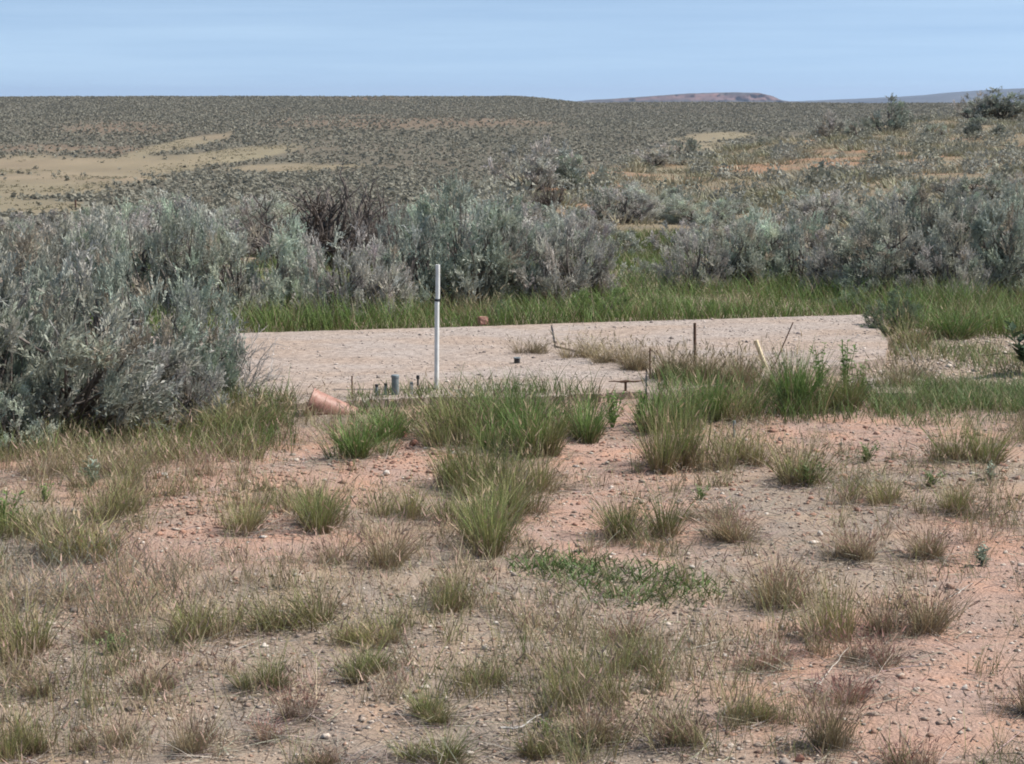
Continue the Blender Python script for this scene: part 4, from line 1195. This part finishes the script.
# shaded grass beneath the left sagebrush
x, y = scatter(-60, 260, 10.4, 12.3, 9000, rg, lambda x, y: (proj(x, y, 0)[1] < 468) * (.4 + .6 * sstep(-.2, .4, fbm(nzB, x / .3, y / .3, 3))))
blades('green_grass', x, y, .10 + .16 * rg.random(len(x)), (.16, .13, .06), (.13, .17, .05), (.22, .21, .10), .0042, .5, rg, dry=.3)

# thin sparse grass over the foreground, in drifts
def thin_density(x, y):
    px, py = proj(x, y, 0)
    d = sstep(-.10, .5, fbm(nzD, x / .55, y / .45, 4))
    dr = np.maximum(np.maximum(blob(px, py, 620, 700, 190, 90), blob(px, py, 40, 640, 110, 110)), np.maximum(blob(px, py, 270, 620, 200, 50), blob(px, py, 150, 510, 140, 50)))
    d = np.clip(d * .8 + dr * .45, 0, 1)
    left = sstep(620, 250, px) * .25 + .12
    bare = np.zeros_like(px)
    for c in [(230, 548, 130, 22, 0), (590, 450, 60, 22, 0), (870, 430, 120, 26, 0), (920, 690, 120, 70, 0), (300, 470, 60, 25, 0), (430, 470, 50, 40, 0), (600, 490, 50, 30, 0), (380, 735, 160, 25, 0)]:
        bare = np.maximum(bare, blob(px, py, *c))
    return np.clip((d * .85 + left) * (1 - .92 * bare), 0, 1)
cx_, cy_ = scatter(-80, 1100, 5.2, 12.2, 1750, rg, thin_density)
nb = rg.integers(14, 60, len(cx_)); ci = np.repeat(np.arange(len(cx_)), nb); sp = rg.uniform(.018, .065, len(cx_))[ci]
_px, _py = proj(cx_, cy_, 0)
dr = np.maximum(np.maximum(blob(_px, _py, 620, 700, 190, 90), blob(_px, _py, 40, 640, 110, 110)), np.maximum(blob(_px, _py, 270, 620, 200, 50), blob(_px, _py, 150, 510, 140, 50)))
ch_ = (rg.uniform(.55, 1.25, len(cx_)) * (1 + .45 * dr))[ci]
x = cx_[ci] + rg.normal(0, 1, len(ci)) * sp; y = cy_[ci] + rg.normal(0, 1, len(ci)) * sp
px_, py_ = proj(x, y, 0)
q = fbm(nzA, cx_ / .5, cy_ / .5, 3)[ci] + rg.normal(0, .15, len(ci))
k = q > -.30
blades('thin_grass', x[k], y[k], (.07 + .13 * rg.random(k.sum())) * ch_[k], (.23, .18, .11), (.215, .23, .09), (.33, .30, .16), .0024, .38, rg, dry=.25, headp=.2, headc=(.32, .23, .17))
k = ~k
blades('thin_grass', x[k], y[k], (.06 + .12 * rg.random(k.sum())) * ch_[k], (.25, .185, .135), (.31, .25, .155), (.38, .31, .22), .0024, .42, rg, dry=.4, headp=.3, headc=(.33, .215, .17), dryc=(.42, .34, .23))
# bluish feathery grass at the left
def blue_mask(x, y):
    px, py = proj(x, y, 0); return blob(px, py, 70, 585, 110, 34) * (.5 + .5 * sstep(-.3, .3, fbm(nzB, x / .2, y / .2, 3)))
x, y = scatter(-60, 260, 6.5, 9.0, 9000, rg, blue_mask)
blades('thin_grass', x, y, .07 + .09 * rg.random(len(x)), (.24, .20, .16), (.27, .275, .235), (.33, .32, .27), .0030, .7, rg, dry=.25)
# green mat of low plants
def mat_mask(x, y):
    px, py = proj(x, y, 0); return np.maximum(blob(px, py, 575, 572, 58, 15, .15), .7 * blob(px, py, 640, 585, 70, 20, 0))
x, y = scatter(500, 740, 7.3, 8.7, 9000, rg, mat_mask)
blades('low_green_mat', x, y, .03 + .05 * rg.random(len(x)), (.10, .11, .04), (.105, .165, .05), (.14, .19, .065), .0065, 1.3, rg, dry=.08)
# dead stems lying flat: grey litter
def litter_mask(x, y):
    return sstep(-.05, .5, fbm(nzB, x / .45, y / .45, 4)) * .9 + .08
x, y = scatter(-80, 1100, 5.2, 12.5, 24000, rg, litter_mask)
tx = [s_[0] for s_ in tuft_spots if s_[1] < 12.5]; ty = [s_[1] for s_ in tuft_spots if s_[1] < 12.5]; tw = [s_[2] for s_ in tuft_spots if s_[1] < 12.5]
i = rg.integers(0, len(tx), 14000)
x = np.concatenate([x, np.array(tx)[i] + rg.normal(.0, .42, 14000) * np.array(tw)[i]]); y = np.concatenate([y, np.array(ty)[i] + rg.normal(0, .42, 14000) * np.array(tw)[i]])
blades('grass_litter', x, y, .05 + .09 * rg.random(len(x)), (.32, .265, .215), (.36, .305, .25), (.41, .35, .29), .0026, 1.0, rg, dry=.12, up=.10, zoff=.003, mat=M_DRY, dryc=(.27, .22, .18))

# ---- pebbles
ICO = np.array([(1, 0, 0), (0, 1, 0), (-1, 0, 0), (0, -1, 0), (.45, .2, .85), (-.3, -.1, -1), (-.3, .35, .8)], float)
ICOF = np.array([(0, 1, 4), (1, 6, 4), (1, 2, 6), (2, 3, 6), (6, 3, 4), (3, 0, 4), (1, 0, 5), (2, 1, 5), (3, 2, 5), (0, 3, 5)])
NV = len(ICO)
def pebbles(name, x, y, r, pal, rg, flatn=.6, sink=.25):
    n = len(x)
    z = ground_top(x, y)
    V = ICO[None] * (1 + rg.normal(0, .20, (n, NV, 1)))
    V = V * np.stack([r * rg.uniform(.8, 1.4, n), r * rg.uniform(.7, 1.2, n), r * flatn * rg.uniform(.7, 1.3, n)], 1)[:, None, :]
    a = rg.uniform(0, 6.283, n); c, s = np.cos(a)[:, None], np.sin(a)[:, None]
    V = np.stack([V[..., 0] * c - V[..., 1] * s, V[..., 0] * s + V[..., 1] * c, V[..., 2]], -1)
    V = V + np.stack([x, y, z + r * flatn * (1 - 2 * sink) * .6], 1)[:, None, :]
    Fc = (np.arange(n)[:, None, None] * NV + ICOF[None]).reshape(-1, 3)
    pal = np.array(pal); C = pal[rg.integers(0, len(pal), n)] * rg.uniform(.75, 1.2, (n, 1))
    return stuff(name, mesh_np(name, V.reshape(-1, 3), Fc, np.repeat(C, NV, 0), False, [M_STONE]))
def gravel_mask(x, y):
    px, py = proj(x, y, 0)
    k = near_pink(px, py, x, y)
    return np.clip(.25 + .75 * (1 - k) * sstep(520, 640, py) + .30 * sstep(-.2, .5, fbm(nzA, x / .3, y / .3, 3)), 0, 1)
x, y = scatter(-60, 1084, 5.3, 12.6, 46000, rg, gravel_mask)
pebbles('gravel', x, y, rg.gamma(1.6, .0022, len(x)) + .0026, [(.38, .295, .235), (.33, .235, .18), (.42, .35, .29), (.29, .18, .13), (.26, .215, .18), (.19, .15, .125), (.48, .42, .36)], rg)
def pad_mask(x, y): return on_slab(x, y) * (.25 + .75 * sstep(0, .5, fbm(nzC, x / .9, y / .35, 3)))
x, y = scatter(100, 900, 12.6, 17.6, 15000, rg, pad_mask)
pebbles('gravel', x, y, rg.gamma(1.2, .0022, len(x)) + .0028, [(.43, .35, .30), (.38, .30, .25), (.50, .43, .38), (.30, .25, .22), (.25, .21, .19)], rg)
x, y = scatter(850, 1084, 12.4, 16.4, 9000, rg, lambda x, y: ~on_slab(x, y) * .9)
pebbles('gravel', x, y, rg.gamma(1.3, .0035, len(x)) + .003, [(.46, .36, .29), (.38, .29, .23), (.52, .44, .37), (.30, .24, .2)], rg)
# red clods in the churned soil left of the centre column
x, y = scatter(330, 470, 10.0, 11.6, 900, rg)
x2, y2 = scatter(150, 300, 8.5, 10.2, 900, rg); x3, y3 = scatter(560, 1060, 8.8, 11.6, 1500, rg)
x = np.concatenate([x, x2, x3]); y = np.concatenate([y, y2, y3])
pebbles('soil_clods', x, y, rg.gamma(1.1, .0042, len(x)) + .003, [(.33, .19, .135), (.38, .24, .18), (.27, .15, .11)], rg)

# ================================================================== FAR SCRUB
def far_bushes(name, x, y, z, w_, h_, col, rg, nt=22, tri=.42, flatten=1.0, tv=.25):
    """each bush a dome of small facing-anywhere leaf clumps"""
    n = len(x)
    d = unit(rg.normal(0, 1, (n, nt, 3))); d[..., 2] = np.abs(d[..., 2])
    rr = rg.uniform(.45, 1, (n, nt, 1))
    c = d * rr * np.stack([w_ / 2, w_ / 2, h_], 1)[:, None, :] * .85
    s = (tri * (w_ + h_) / 2)[:, None, None]
    a = unit(rg.normal(0, 1, (n, nt, 3)) * np.array([1, 1, flatten])); b = unit(np.cross(a, rg.normal(0, 1, (n, nt, 3)) * np.array([flatten, flatten, 1])))
    o = np.stack([x, y, z], 1)[:, None, :] + c
    V = np.stack([o + a * s * .55, o - a * s * .3 + b * s * .45, o - a * s * .3 - b * s * .45], 2).reshape(-1, 3)
    V[:, 2] = np.maximum(V[:, 2], np.repeat(z - .05, nt * 3))
    C = np.repeat((col[:, None, :] * rg.uniform(1 - tv, 1 + tv, (n, nt, 1))).reshape(-1, 3), 3, 0)
    return stuff(name, mesh_np(name, V, np.arange(len(V)).reshape(-1, 3), C, False, [M_LEAF]))
def far_mask(x, y):
    z = H(x, y); px, py = proj(x, y, z)
    fl = far_flat(px, py, x, y); rd = far_red(px, py, x, y)
    pat = .62 + .38 * sstep(-.5, .35, fbm(nzB, x / 22, y / 45, 4))
    pat = np.maximum(pat, sstep(152, 170, py) * sstep(520, 420, px))
    return np.clip((1 - .985 * fl) * (1 - .6 * rd) * pat, 0, 1)
x, y = scatter(-150, 1174, 105, 900, 155000, rg, far_mask)
# thin out with distance squared kept even: the far ridge carries most of them
z = H(x, y)
ww = rg.uniform(.5, 1.3, len(x)); tone = rg.random((len(x), 1))
cc = np.array([.245, .228, .176]) * tone + np.array([.20, .188, .143]) * (1 - tone)
far_bushes('far_sagebrush', x, y, z, ww, ww * rg.uniform(.45, .7, len(x)), cc, rg, nt=6, tri=.70, flatten=.5, tv=.10)
# dry grass clumps on the bare flats
x, y = scatter(-150, 900, 140, 520, 60000, rg, lambda x, y: far_flat(*proj(x, y, H(x, y)), x, y) * sstep(-.3, .5, fbm(nzC, x / 9, y / 20, 4)))
z = H(x, y); t3 = rg.random((len(x), 1)); ww = rg.uniform(.3, .9, len(x))
far_bushes('flat_grass', x, y, z, ww, ww * .25, np.array([.27, .225, .15]) * t3 + np.array([.22, .20, .13]) * (1 - t3), rg, nt=7, tri=.5)
# low scrub on the spur
def spur_mask(x, y):
    return .12 + .88 * sstep(-.3, .3, fbm(nzB, x / 2.5, y / 4, 3))
def hummocks(name, x, y, w_, h_, col, rg, nt=84):
    n = len(x); z = H(x, y)
    a = rg.uniform(0, 6.283, (n, nt)); q = np.sqrt(rg.random((n, nt)))
    o = np.stack([np.cos(a) * q, np.sin(a) * q, np.zeros((n, nt))], -1) * (w_ / 2)[:, None, None]
    hh = (h_[:, None] * (1 - .55 * q ** 2) * rg.uniform(.55, 1.1, (n, nt)))
    b0 = np.stack([x, y, z - .03], 1)[:, None, :] + o
    tip = b0 + o * .45 + np.stack([rg.normal(0, .06, (n, nt)), rg.normal(0, .06, (n, nt)), hh], -1)
    sa = rg.uniform(0, 6.283, (n, nt)); sd = np.stack([np.cos(sa), np.sin(sa), np.zeros((n, nt))], -1) * (.020 + .014 * rg.random((n, nt, 1)))
    V = np.stack([b0 - sd, b0 + sd, tip], 2).reshape(-1, 3)
    C = np.repeat((col[:, None, :] * rg.uniform(.75, 1.25, (n, nt, 1))).reshape(-1, 3), 3, 0)
    return stuff(name, mesh_np(name, V, np.arange(len(V)).reshape(-1, 3), C, False, [M_GRASS]))
x, y = scatter(440, 1180, 27, 108, 3300, rg, spur_mask)
ww = rg.uniform(.5, 1.5, len(x)); t3 = rg.random(len(x))[:, None]
cc = np.where(t3 < .5, np.array([.325, .29, .20]), np.where(t3 < .8, np.array([.27, .26, .165]), np.array([.32, .305, .255])))
hummocks('grass_hummocks', x, y, ww, ww * rg.uniform(.16, .28, len(x)), cc, rg)
x, y = scatter(440, 1180, 27, 105, 1500, rg, spur_mask)
z = H(x, y); ww = rg.uniform(.4, 1.1, len(x)); t3 = rg.random(len(x))[:, None]
cc = np.array([.27, .265, .20]) * t3 + np.array([.33, .32, .27]) * (1 - t3)
far_bushes('low_scrub', x, y, z, ww, ww * rg.uniform(.4, .65, len(x)), cc, rg, nt=130, tri=.12)
# dry grass on the spur
x, y = scatter(440, 1100, 27, 95, 34000, rg, lambda x, y: .40 + .60 * sstep(-.3, .5, fbm(nzD, x / 2, y / 3, 3)))
px_, py_ = proj(x, y, H(x, y))
blades('dry_grass', x, y, .09 + .10 * rg.random(len(x)), (.25, .195, .12), (.27, .235, .145), (.32, .275, .175), .016, .7, rg, dry=.3)

# ================================================================== HAZE
g = Geo()
V = np.array([(x, y, z) for x in (-16500, 16500) for y in (-400, 17500) for z in (-34.0, 95.0)], float)
g.add(V, [(0, 1, 3, 2), (4, 6, 7, 5), (0, 4, 5, 1), (2, 3, 7, 6), (0, 2, 6, 4), (1, 5, 7, 3)], (1, 1, 1))
hm_, hn = new_mat('haze_air')
ho = hn.nodes.new('ShaderNodeOutputMaterial'); hv = hn.nodes.new('ShaderNodeVolumePrincipled')
hv.inputs['Color'].default_value = (.62, .76, 1.0, 1); hv.inputs['Density'].default_value = 6.0e-5
hv.inputs['Anisotropy'].default_value = 0.2
hn.links.new(hv.outputs[0], ho.inputs['Volume'])
hz = link('haze', g.mesh('haze', [hm_])); hz['kind'] = 'stuff'
